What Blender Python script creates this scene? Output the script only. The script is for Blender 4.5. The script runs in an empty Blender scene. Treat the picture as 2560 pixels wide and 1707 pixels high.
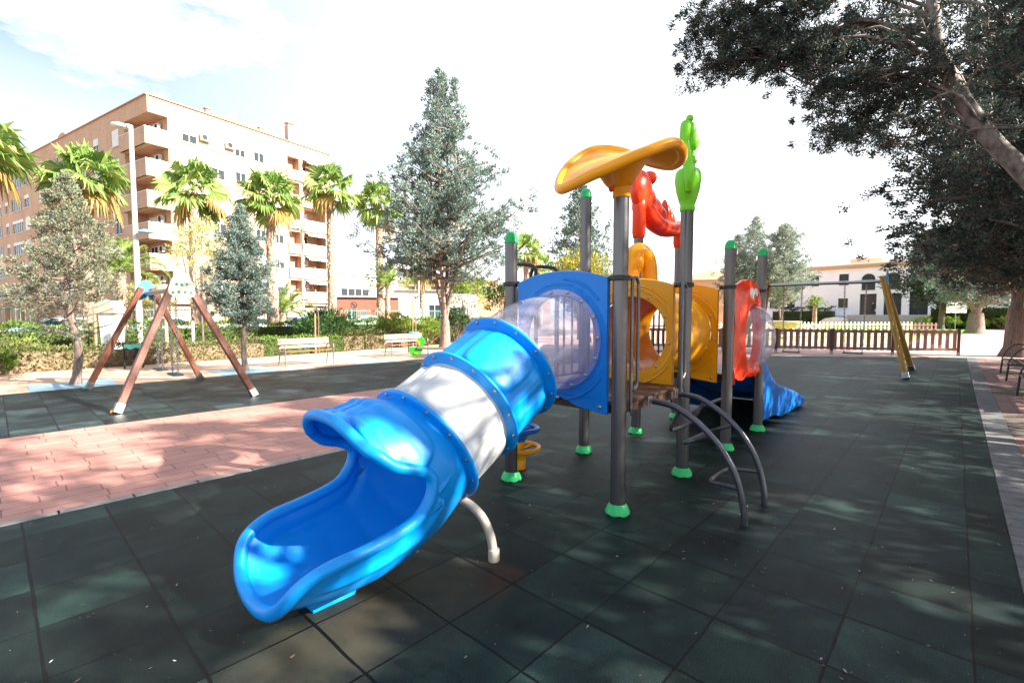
import bpy, bmesh, math, random
import numpy as np
from mathutils import Vector, Matrix
PI = math.pi
R_ = math.radians
scene = bpy.context.scene
COL = scene.collection
rnd = random.Random(7)
V3 = lambda *a: np.array(a, dtype=float)

# ------------------------------------------------------------------ camera frame (tile grid = world axes)
AZ = math.atan2(1019.0, 1105.0)
FW = V3(math.cos(AZ), math.sin(AZ), 0)
RT = V3(math.sin(AZ), -math.cos(AZ), 0)
def L(f, r, z=0.0):            # forward / right distances in metres to world
    p = FW * f + RT * r
    return V3(p[0], p[1], z)

# ------------------------------------------------------------------ materials
def node(nt, t, **kw):
    n = nt.nodes.new(t)
    for k, v in kw.items():
        if k.startswith('i_'):
            n.inputs[k[2:].replace('_', ' ')].default_value = v
        else:
            setattr(n, k, v)
    return n
def base_mat(name):
    m = bpy.data.materials.new(name); m.use_nodes = True
    nt = m.node_tree
    b = nt.nodes['Principled BSDF']
    return m, nt, b
def c4(c): return (c[0], c[1], c[2], 1.0)
def mixc(nt, fac, a, b, mode='MIX'):
    n = nt.nodes.new('ShaderNodeMix'); n.data_type = 'RGBA'; n.blend_type = mode
    for sock, v in ((n.inputs[0], fac), (n.inputs[6], a), (n.inputs[7], b)):
        if isinstance(v, (int, float)): sock.default_value = v
        elif isinstance(v, tuple): sock.default_value = c4(v)
        else: nt.links.new(v, sock)
    return n.outputs[2]
def mth(nt, op, a, b=None, clamp=False):
    n = nt.nodes.new('ShaderNodeMath'); n.operation = op; n.use_clamp = clamp
    for i, v in enumerate((a, b)):
        if v is None: continue
        if isinstance(v, (int, float)): n.inputs[i].default_value = v
        else: nt.links.new(v, n.inputs[i])
    return n.outputs[0]
def noise(nt, vec, scale, detail=4, rough=0.55):
    n = nt.nodes.new('ShaderNodeTexNoise'); n.inputs['Scale'].default_value = scale
    n.inputs['Detail'].default_value = detail; n.inputs['Roughness'].default_value = rough
    if vec is not None: nt.links.new(vec, n.inputs['Vector'])
    return n.outputs['Fac']
def ramp(nt, fac, stops):
    n = nt.nodes.new('ShaderNodeValToRGB')
    e = n.color_ramp.elements
    while len(e) < len(stops): e.new(0.5)
    for el, (p, c) in zip(e, stops):
        el.position = p; el.color = c4(c) if len(c) == 3 else c
    nt.links.new(fac, n.inputs['Fac'])
    return n.outputs['Color']
def bump(nt, b, h, strength=0.3, dist=0.01):
    n = nt.nodes.new('ShaderNodeBump'); n.inputs['Strength'].default_value = strength
    n.inputs['Distance'].default_value = dist
    nt.links.new(h, n.inputs['Height']); nt.links.new(n.outputs['Normal'], b.inputs['Normal'])
def pos(nt): return nt.nodes.new('ShaderNodeNewGeometry').outputs['Position']
def objc(nt): return nt.nodes.new('ShaderNodeTexCoord').outputs['Object']
def scaled(nt, vec, s):
    n = nt.nodes.new('ShaderNodeMapping'); n.inputs['Scale'].default_value = s
    nt.links.new(vec, n.inputs['Vector']); return n.outputs['Vector']

def mat(name, col, rough=0.5, metal=0.0, var=0.15, scale=6.0, bmp=0.0, bscale=60.0, stretch=(1, 1, 1), coat=0.0, spec=0.5, trans=0.0):
    m, nt, b = base_mat(name)
    v = scaled(nt, objc(nt), stretch)
    f = noise(nt, v, scale, 5)
    dark = tuple(max(0, c * (1 - var)) for c in col); lite = tuple(min(1, c * (1 + var)) for c in col)
    c = ramp(nt, f, [(0.3, dark), (0.7, lite)])
    nt.links.new(c, b.inputs['Base Color'])
    b.inputs['Metallic'].default_value = metal
    b.inputs['Specular IOR Level'].default_value = spec
    r = mth(nt, 'ADD', mth(nt, 'MULTIPLY', noise(nt, v, scale * 3, 4), 0.25), rough - 0.12, True)
    nt.links.new(r, b.inputs['Roughness'])
    if coat: b.inputs['Coat Weight'].default_value = coat; b.inputs['Coat Roughness'].default_value = 0.12
    if bmp: bump(nt, b, noise(nt, v, bscale, 4), bmp)
    if trans:
        out = nt.nodes['Material Output']
        t = node(nt, 'ShaderNodeBsdfTranslucent'); nt.links.new(c, t.inputs['Color'])
        mx = node(nt, 'ShaderNodeMixShader'); mx.inputs[0].default_value = trans
        nt.links.new(b.outputs[0], mx.inputs[1]); nt.links.new(t.outputs[0], mx.inputs[2])
        nt.links.new(mx.outputs[0], out.inputs['Surface'])
    return m
def plastic(name, col, rough=0.32, trans=0.0):
    """rotomoulded playground plastic: slight orange peel, scuffs, paler worn specks"""
    m, nt, b = base_mat(name)
    p = pos(nt)
    worn = ramp(nt, noise(nt, p, 5.0, 6, 0.65), [(0.52, (0, 0, 0)), (0.78, (1, 1, 1))])
    scr = ramp(nt, noise(nt, scaled(nt, p, (3, 30, 9)), 9, 4, 0.7), [(0.62, (0, 0, 0)), (0.75, (1, 1, 1))])
    pale = tuple(min(1, c * 0.88 + 0.02) for c in col); dirt = tuple(c * 0.6 + 0.01 for c in col)
    c = mixc(nt, mth(nt, 'MULTIPLY', worn, 0.55), tuple(col), pale)
    c = mixc(nt, mth(nt, 'MULTIPLY', scr, 0.45), c, dirt)
    dust = ramp(nt, noise(nt, p, 26, 5, 0.7), [(0.60, (0, 0, 0)), (0.80, (1, 1, 1))])
    c = mixc(nt, mth(nt, 'MULTIPLY', dust, 0.35), c, tuple(x * 0.5 + 0.10 for x in col))
    nt.links.new(c, b.inputs['Base Color'])
    r = mth(nt, 'ADD', mth(nt, 'MULTIPLY', worn, 0.25), rough)
    nt.links.new(r, b.inputs['Roughness'])
    b.inputs['Specular IOR Level'].default_value = 0.38
    bump(nt, b, noise(nt, p, 140, 3), 0.10, 0.004)
    if trans:
        out = nt.nodes['Material Output']
        t = node(nt, 'ShaderNodeBsdfTranslucent'); nt.links.new(c, t.inputs['Color'])
        mx = node(nt, 'ShaderNodeMixShader'); mx.inputs[0].default_value = trans
        nt.links.new(b.outputs[0], mx.inputs[1]); nt.links.new(t.outputs[0], mx.inputs[2])
        nt.links.new(mx.outputs[0], out.inputs['Surface'])
    return m
def leafmat(name, stops, trans=0.3, rough=0.55):
    """leaf colour differs from leaf to leaf (random per island), part of the light passes through"""
    m, nt, b = base_mat(name)
    g = nt.nodes.new('ShaderNodeNewGeometry')
    c = ramp(nt, g.outputs['Random Per Island'], stops)
    f = noise(nt, g.outputs['Position'], 1.3, 3)
    c = mixc(nt, mth(nt, 'MULTIPLY', f, 0.5), c, tuple(stops[0][1]))
    nt.links.new(c, b.inputs['Base Color']); b.inputs['Roughness'].default_value = rough
    b.inputs['Specular IOR Level'].default_value = 0.3
    out = nt.nodes['Material Output']
    t = node(nt, 'ShaderNodeBsdfTranslucent'); nt.links.new(c, t.inputs['Color'])
    mx = node(nt, 'ShaderNodeMixShader'); mx.inputs[0].default_value = trans
    nt.links.new(b.outputs[0], mx.inputs[1]); nt.links.new(t.outputs[0], mx.inputs[2])
    nt.links.new(mx.outputs[0], out.inputs['Surface'])
    return m
def clearmat(name, tint=(0.9, 0.93, 1.0), haze=0.16):
    """scratched clear polycarbonate: see-through, glossy, hazed by scratches"""
    m, nt, b = base_mat(name)
    out = nt.nodes['Material Output']; nt.nodes.remove(b)
    p = pos(nt)
    t = node(nt, 'ShaderNodeBsdfTransparent'); t.inputs['Color'].default_value = c4(tint)
    d = node(nt, 'ShaderNodeBsdfDiffuse'); d.inputs['Color'].default_value = (0.72, 0.72, 0.84, 1)
    gl = node(nt, 'ShaderNodeBsdfGlossy'); gl.inputs['Roughness'].default_value = 0.08
    lw_ = node(nt, 'ShaderNodeLayerWeight'); lw_.inputs['Blend'].default_value = 0.5
    fr = mth(nt, 'ADD', mth(nt, 'MULTIPLY', mth(nt, 'POWER', lw_.outputs['Facing'], 4.0), 0.55), 0.045)
    scr = ramp(nt, noise(nt, scaled(nt, p, (12, 3, 25)), 6, 6, 0.75), [(0.45, (0.02, 0.02, 0.02)), (0.75, (1, 1, 1))])
    cloud = noise(nt, p, 2.2, 4)
    hz = mth(nt, 'MULTIPLY', mth(nt, 'ADD', mth(nt, 'MULTIPLY', scr, 0.8), cloud), haze)
    m1 = node(nt, 'ShaderNodeMixShader'); nt.links.new(hz, m1.inputs[0])
    nt.links.new(t.outputs[0], m1.inputs[1]); nt.links.new(d.outputs[0], m1.inputs[2])
    m2 = node(nt, 'ShaderNodeMixShader'); nt.links.new(fr, m2.inputs[0])
    nt.links.new(m1.outputs[0], m2.inputs[1]); nt.links.new(gl.outputs[0], m2.inputs[2])
    nt.links.new(m2.outputs[0], out.inputs['Surface'])
    return m
def rubbermat(name, col, tx, ty, ox, oy):
    m, nt, b = base_mat(name)
    p = pos(nt)
    sx = node(nt, 'ShaderNodeSeparateXYZ'); nt.links.new(p, sx.inputs[0])
    wob = mth(nt, 'MULTIPLY', mth(nt, 'SUBTRACT', noise(nt, p, 3.0, 5), 0.5), 0.02)
    def cell(o, off, size):
        u = mth(nt, 'DIVIDE', mth(nt, 'ADD', mth(nt, 'SUBTRACT', o, off), wob), size)
        fr = mth(nt, 'FRACT', u)
        edge = mth(nt, 'ABSOLUTE', mth(nt, 'SUBTRACT', fr, 0.5))      # .5 on the seam
        return mth(nt, 'FLOOR', u), mth(nt, 'MULTIPLY', edge, size)
    cx, ex = cell(sx.outputs[0], ox, tx); cy, ey = cell(sx.outputs[1], oy, ty)
    wn = noise(nt, p, 1.7, 3)
    th = mth(nt, 'ADD', mth(nt, 'MULTIPLY', wn, 0.0175), -0.001)
    lx = mth(nt, 'GREATER_THAN', ex, mth(nt, 'SUBTRACT', tx / 2, th)); ly = mth(nt, 'GREATER_THAN', ey, mth(nt, 'SUBTRACT', ty / 2, mth(nt, 'MULTIPLY', th, 0.75)))
    line = mth(nt, 'MAXIMUM', lx, ly)
    cb = node(nt, 'ShaderNodeCombineXYZ'); nt.links.new(cx, cb.inputs[0]); nt.links.new(cy, cb.inputs[1])
    w = node(nt, 'ShaderNodeTexWhiteNoise'); w.noise_dimensions = '2D'; nt.links.new(cb.outputs[0], w.inputs['Vector'])
    tile = ramp(nt, w.outputs['Value'], [(0.0, tuple(c * 0.5 for c in col)), (0.35, (col[0] * 0.9, col[1] * 1.0, col[2] * 1.12)), (0.7, (col[0] * 1.0, col[1] * 1.15, col[2] * 1.0)), (1.0, tuple(c * 2.1 for c in col))])
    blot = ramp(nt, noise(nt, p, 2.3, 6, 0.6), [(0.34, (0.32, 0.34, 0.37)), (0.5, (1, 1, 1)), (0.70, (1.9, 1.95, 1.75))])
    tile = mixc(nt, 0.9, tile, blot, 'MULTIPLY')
    spk = ramp(nt, noise(nt, p, 170, 3, 0.7), [(0.36, (0.25, 0.25, 0.25)), (0.6, (1.4, 1.4, 1.4)), (0.72, (4.0, 4.0, 3.8))])
    tile = mixc(nt, 0.9, tile, spk, 'MULTIPLY')
    # worn sandy patch round the slide's run-out and a few reddish repairs
    def patch(x, y, rx, ry):
        a = mth(nt, 'DIVIDE', mth(nt, 'SUBTRACT', sx.outputs[0], x), rx); c = mth(nt, 'DIVIDE', mth(nt, 'SUBTRACT', sx.outputs[1], y), ry)
        d = mth(nt, 'ADD', mth(nt, 'MULTIPLY', a, a), mth(nt, 'MULTIPLY', c, c))
        d = mth(nt, 'ADD', d, mth(nt, 'MULTIPLY', mth(nt, 'SUBTRACT', noise(nt, p, 5, 5), 0.5), 1.6))
        return mth(nt, 'SUBTRACT', 1.0, d, True)
    tile = mixc(nt, mth(nt, 'MULTIPLY', patch(1.35, 2.15, 1.0, 0.45), 0.75), tile, (0.05, 0.042, 0.028))
    tile = mixc(nt, mth(nt, 'MULTIPLY', patch(2.05, 1.98, 0.22, 0.16), 0.6), tile, (0.045, 0.011, 0.007))
    pale = ramp(nt, noise(nt, p, 9.0, 2, 0.4), [(0.74, (0, 0, 0)), (0.765, (1, 1, 1))])
    tile = mixc(nt, mth(nt, 'MULTIPLY', pale, 0.3), tile, (0.06, 0.055, 0.05))
    c = mixc(nt, line, tile, (0.0015, 0.0015, 0.0015))
    nt.links.new(c, b.inputs['Base Color'])
    b.inputs['Roughness'].default_value = 0.6; b.inputs['Specular IOR Level'].default_value = 0.20
    h = mth(nt, 'SUBTRACT', mth(nt, 'MULTIPLY', noise(nt, p, 180, 3), 0.5), mth(nt, 'MULTIPLY', line, 2.0))
    bump(nt, b, h, 0.5, 0.006)
    return m
def brickmat(name, c1, c2, mortar, bw, bh, ms=0.012, rot=0.0, rough=0.75, squash=1.0, off=0.5, var=0.3):
    m, nt, b = base_mat(name)
    p = pos(nt)
    mp = node(nt, 'ShaderNodeMapping'); mp.inputs['Rotation'].default_value = (0, 0, rot); nt.links.new(p, mp.inputs['Vector'])
    wv = node(nt, 'ShaderNodeVectorMath', operation='ADD')
    nz = node(nt, 'ShaderNodeTexNoise'); nz.inputs['Scale'].default_value = 4.0; nt.links.new(p, nz.inputs['Vector'])
    sc = node(nt, 'ShaderNodeVectorMath', operation='SCALE'); sc.inputs['Scale'].default_value = 0.02; nt.links.new(nz.outputs['Color'], sc.inputs[0])
    nt.links.new(mp.outputs[0], wv.inputs[0]); nt.links.new(sc.outputs[0], wv.inputs[1])
    br = node(nt, 'ShaderNodeTexBrick'); nt.links.new(wv.outputs[0], br.inputs['Vector'])
    br.offset = off; br.squash = squash; br.squash_frequency = 3
    br.inputs['Color1'].default_value = c4(c1); br.inputs['Color2'].default_value = c4(c2); br.inputs['Mortar'].default_value = c4(mortar)
    br.inputs['Scale'].default_value = 1.0; br.inputs['Mortar Size'].default_value = ms; br.inputs['Mortar Smooth'].default_value = 0.3
    br.inputs['Brick Width'].default_value = bw; br.inputs['Row Height'].default_value = bh; br.inputs['Bias'].default_value = 0.0
    f = ramp(nt, noise(nt, p, 2.2, 6, 0.65), [(0.3, (1 - var, 1 - var, 1 - var)), (0.7, (1 + var, 1 + var, 1 + var))])
    c = mixc(nt, 1.0, br.outputs['Color'], f, 'MULTIPLY')
    g = ramp(nt, noise(nt, p, 90, 2), [(0.3, (0.8, 0.8, 0.8)), (0.7, (1.15, 1.15, 1.15))])
    c = mixc(nt, 0.7, c, g, 'MULTIPLY')
    nt.links.new(c, b.inputs['Base Color']); b.inputs['Roughness'].default_value = rough
    h = mth(nt, 'SUBTRACT', mth(nt, 'MULTIPLY', noise(nt, p, 60, 4), 0.4), br.outputs['Fac'])
    bump(nt, b, h, 0.5, 0.006)
    return m
def wallbrick(name, col, bw=0.24, bh=0.07, strength=0.35):
    """brick courses on a vertical wall, laid by wall distance and height"""
    m, nt, b = base_mat(name)
    tc = nt.nodes.new('ShaderNodeTexCoord')
    sx = node(nt, 'ShaderNodeSeparateXYZ'); nt.links.new(tc.outputs['Object'], sx.inputs[0])
    cb = node(nt, 'ShaderNodeCombineXYZ')
    nt.links.new(mth(nt, 'ADD', sx.outputs[0], sx.outputs[1]), cb.inputs[0]); nt.links.new(sx.outputs[2], cb.inputs[1])
    br = node(nt, 'ShaderNodeTexBrick'); nt.links.new(cb.outputs[0], br.inputs['Vector'])
    br.inputs['Scale'].default_value = 1.0; br.inputs['Brick Width'].default_value = bw; br.inputs['Row Height'].default_value = bh
    br.inputs['Mortar Size'].default_value = 0.008
    br.inputs['Color1'].default_value = c4(tuple(c * 0.92 for c in col)); br.inputs['Color2'].default_value = c4(tuple(c * 1.08 for c in col))
    br.inputs['Mortar'].default_value = c4(tuple(c * (1 - strength) + 0.1 * strength for c in col))
    big = ramp(nt, noise(nt, tc.outputs['Object'], 0.35, 6, 0.65), [(0.3, (0.86, 0.85, 0.84)), (0.7, (1.12, 1.12, 1.12))])
    st = ramp(nt, noise(nt, scaled(nt, tc.outputs['Object'], (2.5, 2.5, 0.12)), 1.2, 5), [(0.35, (0.82, 0.82, 0.82)), (0.55, (1, 1, 1))])
    c = mixc(nt, 1.0, br.outputs['Color'], big, 'MULTIPLY'); c = mixc(nt, 0.6, c, st, 'MULTIPLY')
    nt.links.new(c, b.inputs['Base Color']); b.inputs['Roughness'].default_value = 0.85
    return m

# ------------------------------------------------------------------ mesh builder
class MB:
    def __init__(s): s.v = []; s.f = []; s.mi = []; s.cur = 0
    def add(s, vs, fs):
        o = len(s.v)
        s.v.extend([tuple(map(float, p)) for p in vs])
        s.f.extend([tuple(i + o for i in f) for f in fs]); s.mi.extend([s.cur] * len(fs))
        return s
    def box(s, c, size, rz=0.0, ax=None, bev=0.0):
        """axis box; ax = optional 3 orthonormal axes; bev = chamfer on the long edges"""
        hx, hy, hz = [d / 2 for d in size]
        if ax is None:
            ca, sa = math.cos(rz), math.sin(rz); ax = (V3(ca, sa, 0), V3(-sa, ca, 0), V3(0, 0, 1))
        c = V3(*c)
        if bev > 0:
            bv = min(bev, hx * .9, hy * .9, hz * .9)
            pts = []
            for sx in (-1, 1):
                for sy in (-1, 1):
                    for sz in (-1, 1):
                        pts += [(sx * (hx - bv), sy * (hy - bv), sz * hz), (sx * (hx - bv), sy * hy, sz * (hz - bv)), (sx * hx, sy * (hy - bv), sz * (hz - bv))]
            bm = bmesh.new()
            for p in pts: bm.verts.new(c + ax[0] * p[0] + ax[1] * p[1] + ax[2] * p[2])
            bmesh.ops.convex_hull(bm, input=bm.verts)
            bmesh.ops.dissolve_limit(bm, angle_limit=0.02, verts=bm.verts, edges=bm.edges)
            bm.verts.index_update()
            s.add([tuple(v.co) for v in bm.verts], [tuple(v.index for v in f.verts) for f in bm.faces]); bm.free()
            return s
        vs = [c + ax[0] * sx * hx + ax[1] * sy * hy + ax[2] * sz * hz for sx in (-1, 1) for sy in (-1, 1) for sz in (-1, 1)]
        return s.add(vs, [(0, 1, 3, 2), (4, 6, 7, 5), (0, 4, 5, 1), (2, 3, 7, 6), (0, 2, 6, 4), (1, 5, 7, 3)])
    def bar(s, p0, p1, w, h, up=(0, 0, 1), bev=0.0):
        p0, p1 = V3(*p0), V3(*p1); d = p1 - p0; l = np.linalg.norm(d); x = d / l
        u = V3(*up); y = np.cross(u, x); n = np.linalg.norm(y)
        if n < 1e-6: y = V3(1, 0, 0); n = 1
        y = y / n; z = np.cross(x, y)
        return s.box((p0 + p1) / 2, (l, w, h), ax=(x, y, z), bev=bev)
    def tube(s, pts, r, n=10, caps=True, flute=0.0):
        pts = [V3(*p) for p in pts]; m = len(pts)
        rs = r if hasattr(r, '__len__') else [r] * m
        t0 = pts[1] - pts[0]; t0 /= np.linalg.norm(t0)
        a = V3(0, 0, 1) if abs(t0[2]) < 0.9 else V3(1, 0, 0)
        u = np.cross(a, t0); u /= np.linalg.norm(u)
        vs = []
        for i, p in enumerate(pts):
            t = pts[min(i + 1, m - 1)] - pts[max(i - 1, 0)]
            t = t / (np.linalg.norm(t) + 1e-12)
            u = u - t * np.dot(u, t); u /= (np.linalg.norm(u) + 1e-12); w = np.cross(t, u)
            for k in range(n):
                an = 2 * PI * k / n; rr = rs[i] * (1 - flute * (k % 2))
                vs.append(p + (u * math.cos(an) + w * math.sin(an)) * rr)
        fs = [(i * n + k, i * n + (k + 1) % n, (i + 1) * n + (k + 1) % n, (i + 1) * n + k) for i in range(m - 1) for k in range(n)]
        if caps: fs += [tuple(range(n))[::-1], tuple((m - 1) * n + k for k in range(n))]
        return s.add(vs, fs)
    def loop(s, pts, r, n=8):
        """closed tube"""
        pts = [V3(*p) for p in pts]; m = len(pts); vs = []
        u = None
        for i, p in enumerate(pts):
            t = pts[(i + 1) % m] - pts[i - 1]; t /= (np.linalg.norm(t) + 1e-12)
            if u is None:
                a = V3(0, 0, 1) if abs(t[2]) < 0.9 else V3(1, 0, 0); u = np.cross(a, t)
            u = u - t * np.dot(u, t); u /= (np.linalg.norm(u) + 1e-12); w = np.cross(t, u)
            for k in range(n):
                an = 2 * PI * k / n; vs.append(p + (u * math.cos(an) + w * math.sin(an)) * r)
        # find the twist that joins last ring to first
        last = V3(*vs[(m - 1) * n]); d = [np.linalg.norm(last - V3(*vs[k])) for k in range(n)]; sh = int(np.argmin(d))
        fs = [(i * n + k, i * n + (k + 1) % n, (i + 1) * n + (k + 1) % n, (i + 1) * n + k) for i in range(m - 1) for k in range(n)]
        fs += [((m - 1) * n + k, (m - 1) * n + (k + 1) % n, (k + 1 + sh) % n, (k + sh) % n) for k in range(n)]
        return s.add(vs, fs)
    def lathe(s, prof, c=(0, 0, 0), axis=(0, 0, 1), n=24, wave=None):
        """prof = [(r, h)...] along axis"""
        z = V3(*axis); z = z / np.linalg.norm(z); a = V3(1, 0, 0) if abs(z[0]) < 0.9 else V3(0, 1, 0)
        x = np.cross(a, z); x /= np.linalg.norm(x); y = np.cross(z, x); c = V3(*c); vs = []
        for i, (r, h) in enumerate(prof):
            for k in range(n):
                an = 2 * PI * k / n; rr, hh = (r, h) if wave is None else wave(i, an, r, h)
                vs.append(c + (x * math.cos(an) + y * math.sin(an)) * rr + z * hh)
        m = len(prof)
        fs = [(i * n + k, i * n + (k + 1) % n, (i + 1) * n + (k + 1) % n, (i + 1) * n + k) for i in range(m - 1) for k in range(n)]
        if prof[0][0] > 1e-5: fs.append(tuple(range(n))[::-1])
        if prof[-1][0] > 1e-5: fs.append(tuple((m - 1) * n + k for k in range(n)))
        return s.add(vs, fs)
    def ball(s, c, r, n=12, m=8):
        rx, ry, rz = r if hasattr(r, '__len__') else (r, r, r)
        vs = [(c[0] + rx * math.sin(PI * i / m) * math.cos(2 * PI * k / n), c[1] + ry * math.sin(PI * i / m) * math.sin(2 * PI * k / n), c[2] + rz * math.cos(PI * i / m)) for i in range(m + 1) for k in range(n)]
        return s.add(vs, [((i + 1) * n + k, (i + 1) * n + (k + 1) % n, i * n + (k + 1) % n, i * n + k) for i in range(m) for k in range(n)])
    def grid(s, fn, nu, nv, closeu=False):
        vs = [fn(i, j) for i in range(nu) for j in range(nv)]
        fs = [(i * nv + j, ((i + 1) % nu) * nv + j, ((i + 1) % nu) * nv + j + 1, i * nv + j + 1) for i in range(nu if closeu else nu - 1) for j in range(nv - 1)]
        return s.add(vs, fs)
    def prism(s, poly, o, u, v, w, t, bev=0.0):
        """polygon (2-D list) in plane (u, v) at o, thickness t along w, centred, optional rounded rim"""
        o, u, v, w = V3(*o), V3(*u), V3(*v), V3(*w); n = len(poly)
        P = [V3(p[0], p[1]) for p in poly]
        area = sum(P[i][0] * P[(i + 1) % n][1] - P[(i + 1) % n][0] * P[i][1] for i in range(n))
        sg = 1 if area > 0 else -1
        def inset(d):
            out = []
            for i in range(n):
                a, b, c = P[i - 1], P[i], P[(i + 1) % n]
                e1 = (b - a) / (np.linalg.norm(b - a) + 1e-9); e2 = (c - b) / (np.linalg.norm(c - b) + 1e-9)
                n1 = V3(-e1[1], e1[0]); n2 = V3(-e2[1], e2[0]); m = n1 + n2; l = np.linalg.norm(m)
                m = m / l if l > 1e-6 else n1
                k = max(0.5, float(np.dot(m, n1))); out.append(b + m * sg * d / k)
            return out
        rings = [(0.0, 0.0)] if bev <= 0 else [(bev, 0.0), (bev * 0.3, bev * 0.3), (0.0, bev)]
        rings = [(d, -t / 2 + z) for d, z in rings] + [(d, t / 2 - z) for d, z in rings[::-1]]
        vs = []
        for d, z in rings:
            for q in inset(d): vs.append(o + u * q[0] + v * q[1] + w * z)
        m = len(rings)
        fs = [(i * n + k, i * n + (k + 1) % n, (i + 1) * n + (k + 1) % n, (i + 1) * n + k) for i in range(m - 1) for k in range(n)]
        fs += [tuple(range(n))[::-1], tuple((m - 1) * n + k for k in range(n))]
        return s.add(vs, fs)
    def build(s, name, m, parent=None, smooth=False, ang=40):
        me = bpy.data.meshes.new(name)
        off = WL.get(parent.name, V3(0, 0, 0)) if parent is not None else V3(0, 0, 0)
        me.from_pydata([(p[0] - off[0], p[1] - off[1], p[2] - off[2]) for p in s.v], [], s.f)
        for mm in (m if isinstance(m, (list, tuple)) else [m]): me.materials.append(mm)
        if isinstance(m, (list, tuple)): me.polygons.foreach_set('material_index', s.mi)
        bm = bmesh.new(); bm.from_mesh(me); bmesh.ops.recalc_face_normals(bm, faces=bm.faces); bm.to_mesh(me); bm.free()
        me.update()
        if smooth:
            me.polygons.foreach_set('use_smooth', [True] * len(me.polygons))
            if ang < 180: me.set_sharp_from_angle(angle=R_(ang))
        o = bpy.data.objects.new(name, me); COL.objects.link(o)
        if parent is not None: o.parent = parent; WL[o.name] = off
        else: WL[o.name] = off
        return o
WL = {}
def npmesh(name, Vv, quads, m, parent=None, smooth=False):
    off = WL.get(parent.name, V3(0, 0, 0)) if parent is not None else V3(0, 0, 0)
    me = bpy.data.meshes.new(name); n = len(Vv); k = quads.shape[1]; f = len(quads)
    me.vertices.add(n); me.vertices.foreach_set('co', (Vv - off).astype(np.float32).ravel())
    me.loops.add(f * k); me.loops.foreach_set('vertex_index', quads.astype(np.int32).ravel())
    me.polygons.add(f); me.polygons.foreach_set('loop_start', np.arange(0, f * k, k, dtype=np.int32))
    me.polygons.foreach_set('use_smooth', np.full(f, bool(smooth)))
    me.update(calc_edges=True); me.materials.append(m)
    o = bpy.data.objects.new(name, me); COL.objects.link(o)
    if parent is not None: o.parent = parent
    WL[o.name] = off
    return o
def tag(o, label=None, cat=None, group=None, kind=None):
    if label: o['label'] = label
    if cat: o['category'] = cat
    if group: o['group'] = group
    if kind: o['kind'] = kind
    return o
def thing(name, label, cat, loc=(0, 0, 0), group=None):
    o = bpy.data.objects.new(name, None); COL.objects.link(o); o.location = loc; o.empty_display_size = 0.3
    WL[o.name] = V3(*loc)
    return tag(o, label, cat, group)
def struct(name, mb, m, smooth=False):
    o = mb.build(name, m, None, smooth); o['kind'] = 'structure'; return o
def dup(root, loc, rz=0.0, label=None, scale=1.0):
    r = root.copy(); COL.objects.link(r); r.location = loc; r.rotation_euler = (0, 0, rz); r.scale = (scale,) * 3
    if label: r['label'] = label
    for ch in list(root.children):
        c = ch.copy(); COL.objects.link(c); c.parent = r
        for g in ch.children:
            d = g.copy(); COL.objects.link(d); d.parent = c
    return r
def smoothpts(pts, n=6):
    """Catmull-Rom through points"""
    P = [V3(*p) for p in pts]; P = [2 * P[0] - P[1]] + P + [2 * P[-1] - P[-2]]; out = []
    for i in range(1, len(P) - 2):
        for k in range(n):
            t = k / n; a, b, c, d = P[i - 1], P[i], P[i + 1], P[i + 2]
            out.append(0.5 * ((2 * b) + (c - a) * t + (2 * a - 5 * b + 4 * c - d) * t * t + (3 * b - a - 3 * c + d) * t ** 3))
    out.append(P[-2]); return out
def lerp(x, xs, ys): return float(np.interp(x, xs, ys))
def sstep(a, b, x):
    t = min(1, max(0, (x - a) / (b - a))); return t * t * (3 - 2 * t)

# ------------------------------------------------------------------ leaves
def leaves(P, D, S, w=0.42, rng=None, curl=0.0):
    """diamond leaf quads: base points P, directions D, lengths S"""
    rng = rng or np.random.default_rng(1)
    n = len(P); D = D / (np.linalg.norm(D, axis=1, keepdims=True) + 1e-9)
    a = rng.normal(size=(n, 3)); side = np.cross(D, a); side /= (np.linalg.norm(side, axis=1, keepdims=True) + 1e-9)
    nn = np.cross(D, side)
    S = S[:, None]
    v = np.empty((n, 4, 3)); v[:, 0] = P; v[:, 1] = P + D * S * 0.5 + side * S * w * 0.5 + nn * S * curl
    v[:, 2] = P + D * S; v[:, 3] = P + D * S * 0.5 - side * S * w * 0.5 + nn * S * curl
    return v.reshape(-1, 3), np.arange(n * 4).reshape(n, 4)
def tufts(C, out, rad, per, size, rng, bias=0.9, flat=0.75):
    """tufts of sprays: centres C, outward directions, radius, leaves per tuft"""
    n = len(C)
    d = rng.normal(size=(n, per, 3)); d /= np.linalg.norm(d, axis=2, keepdims=True)
    r = rng.random((n, per, 1)) ** 0.6 * np.asarray(rad).reshape(-1, 1, 1)
    o = d * r; o[:, :, 2] *= flat
    P = (C[:, None, :] + o).reshape(-1, 3)
    D = (d * 0.7 + out[:, None, :] * bias + V3(0, 0, 0.25)).reshape(-1, 3) + rng.normal(size=(n * per, 3)) * 0.35
    S = size * (0.6 + 0.8 * rng.random(n * per))
    return P, D, S
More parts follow.
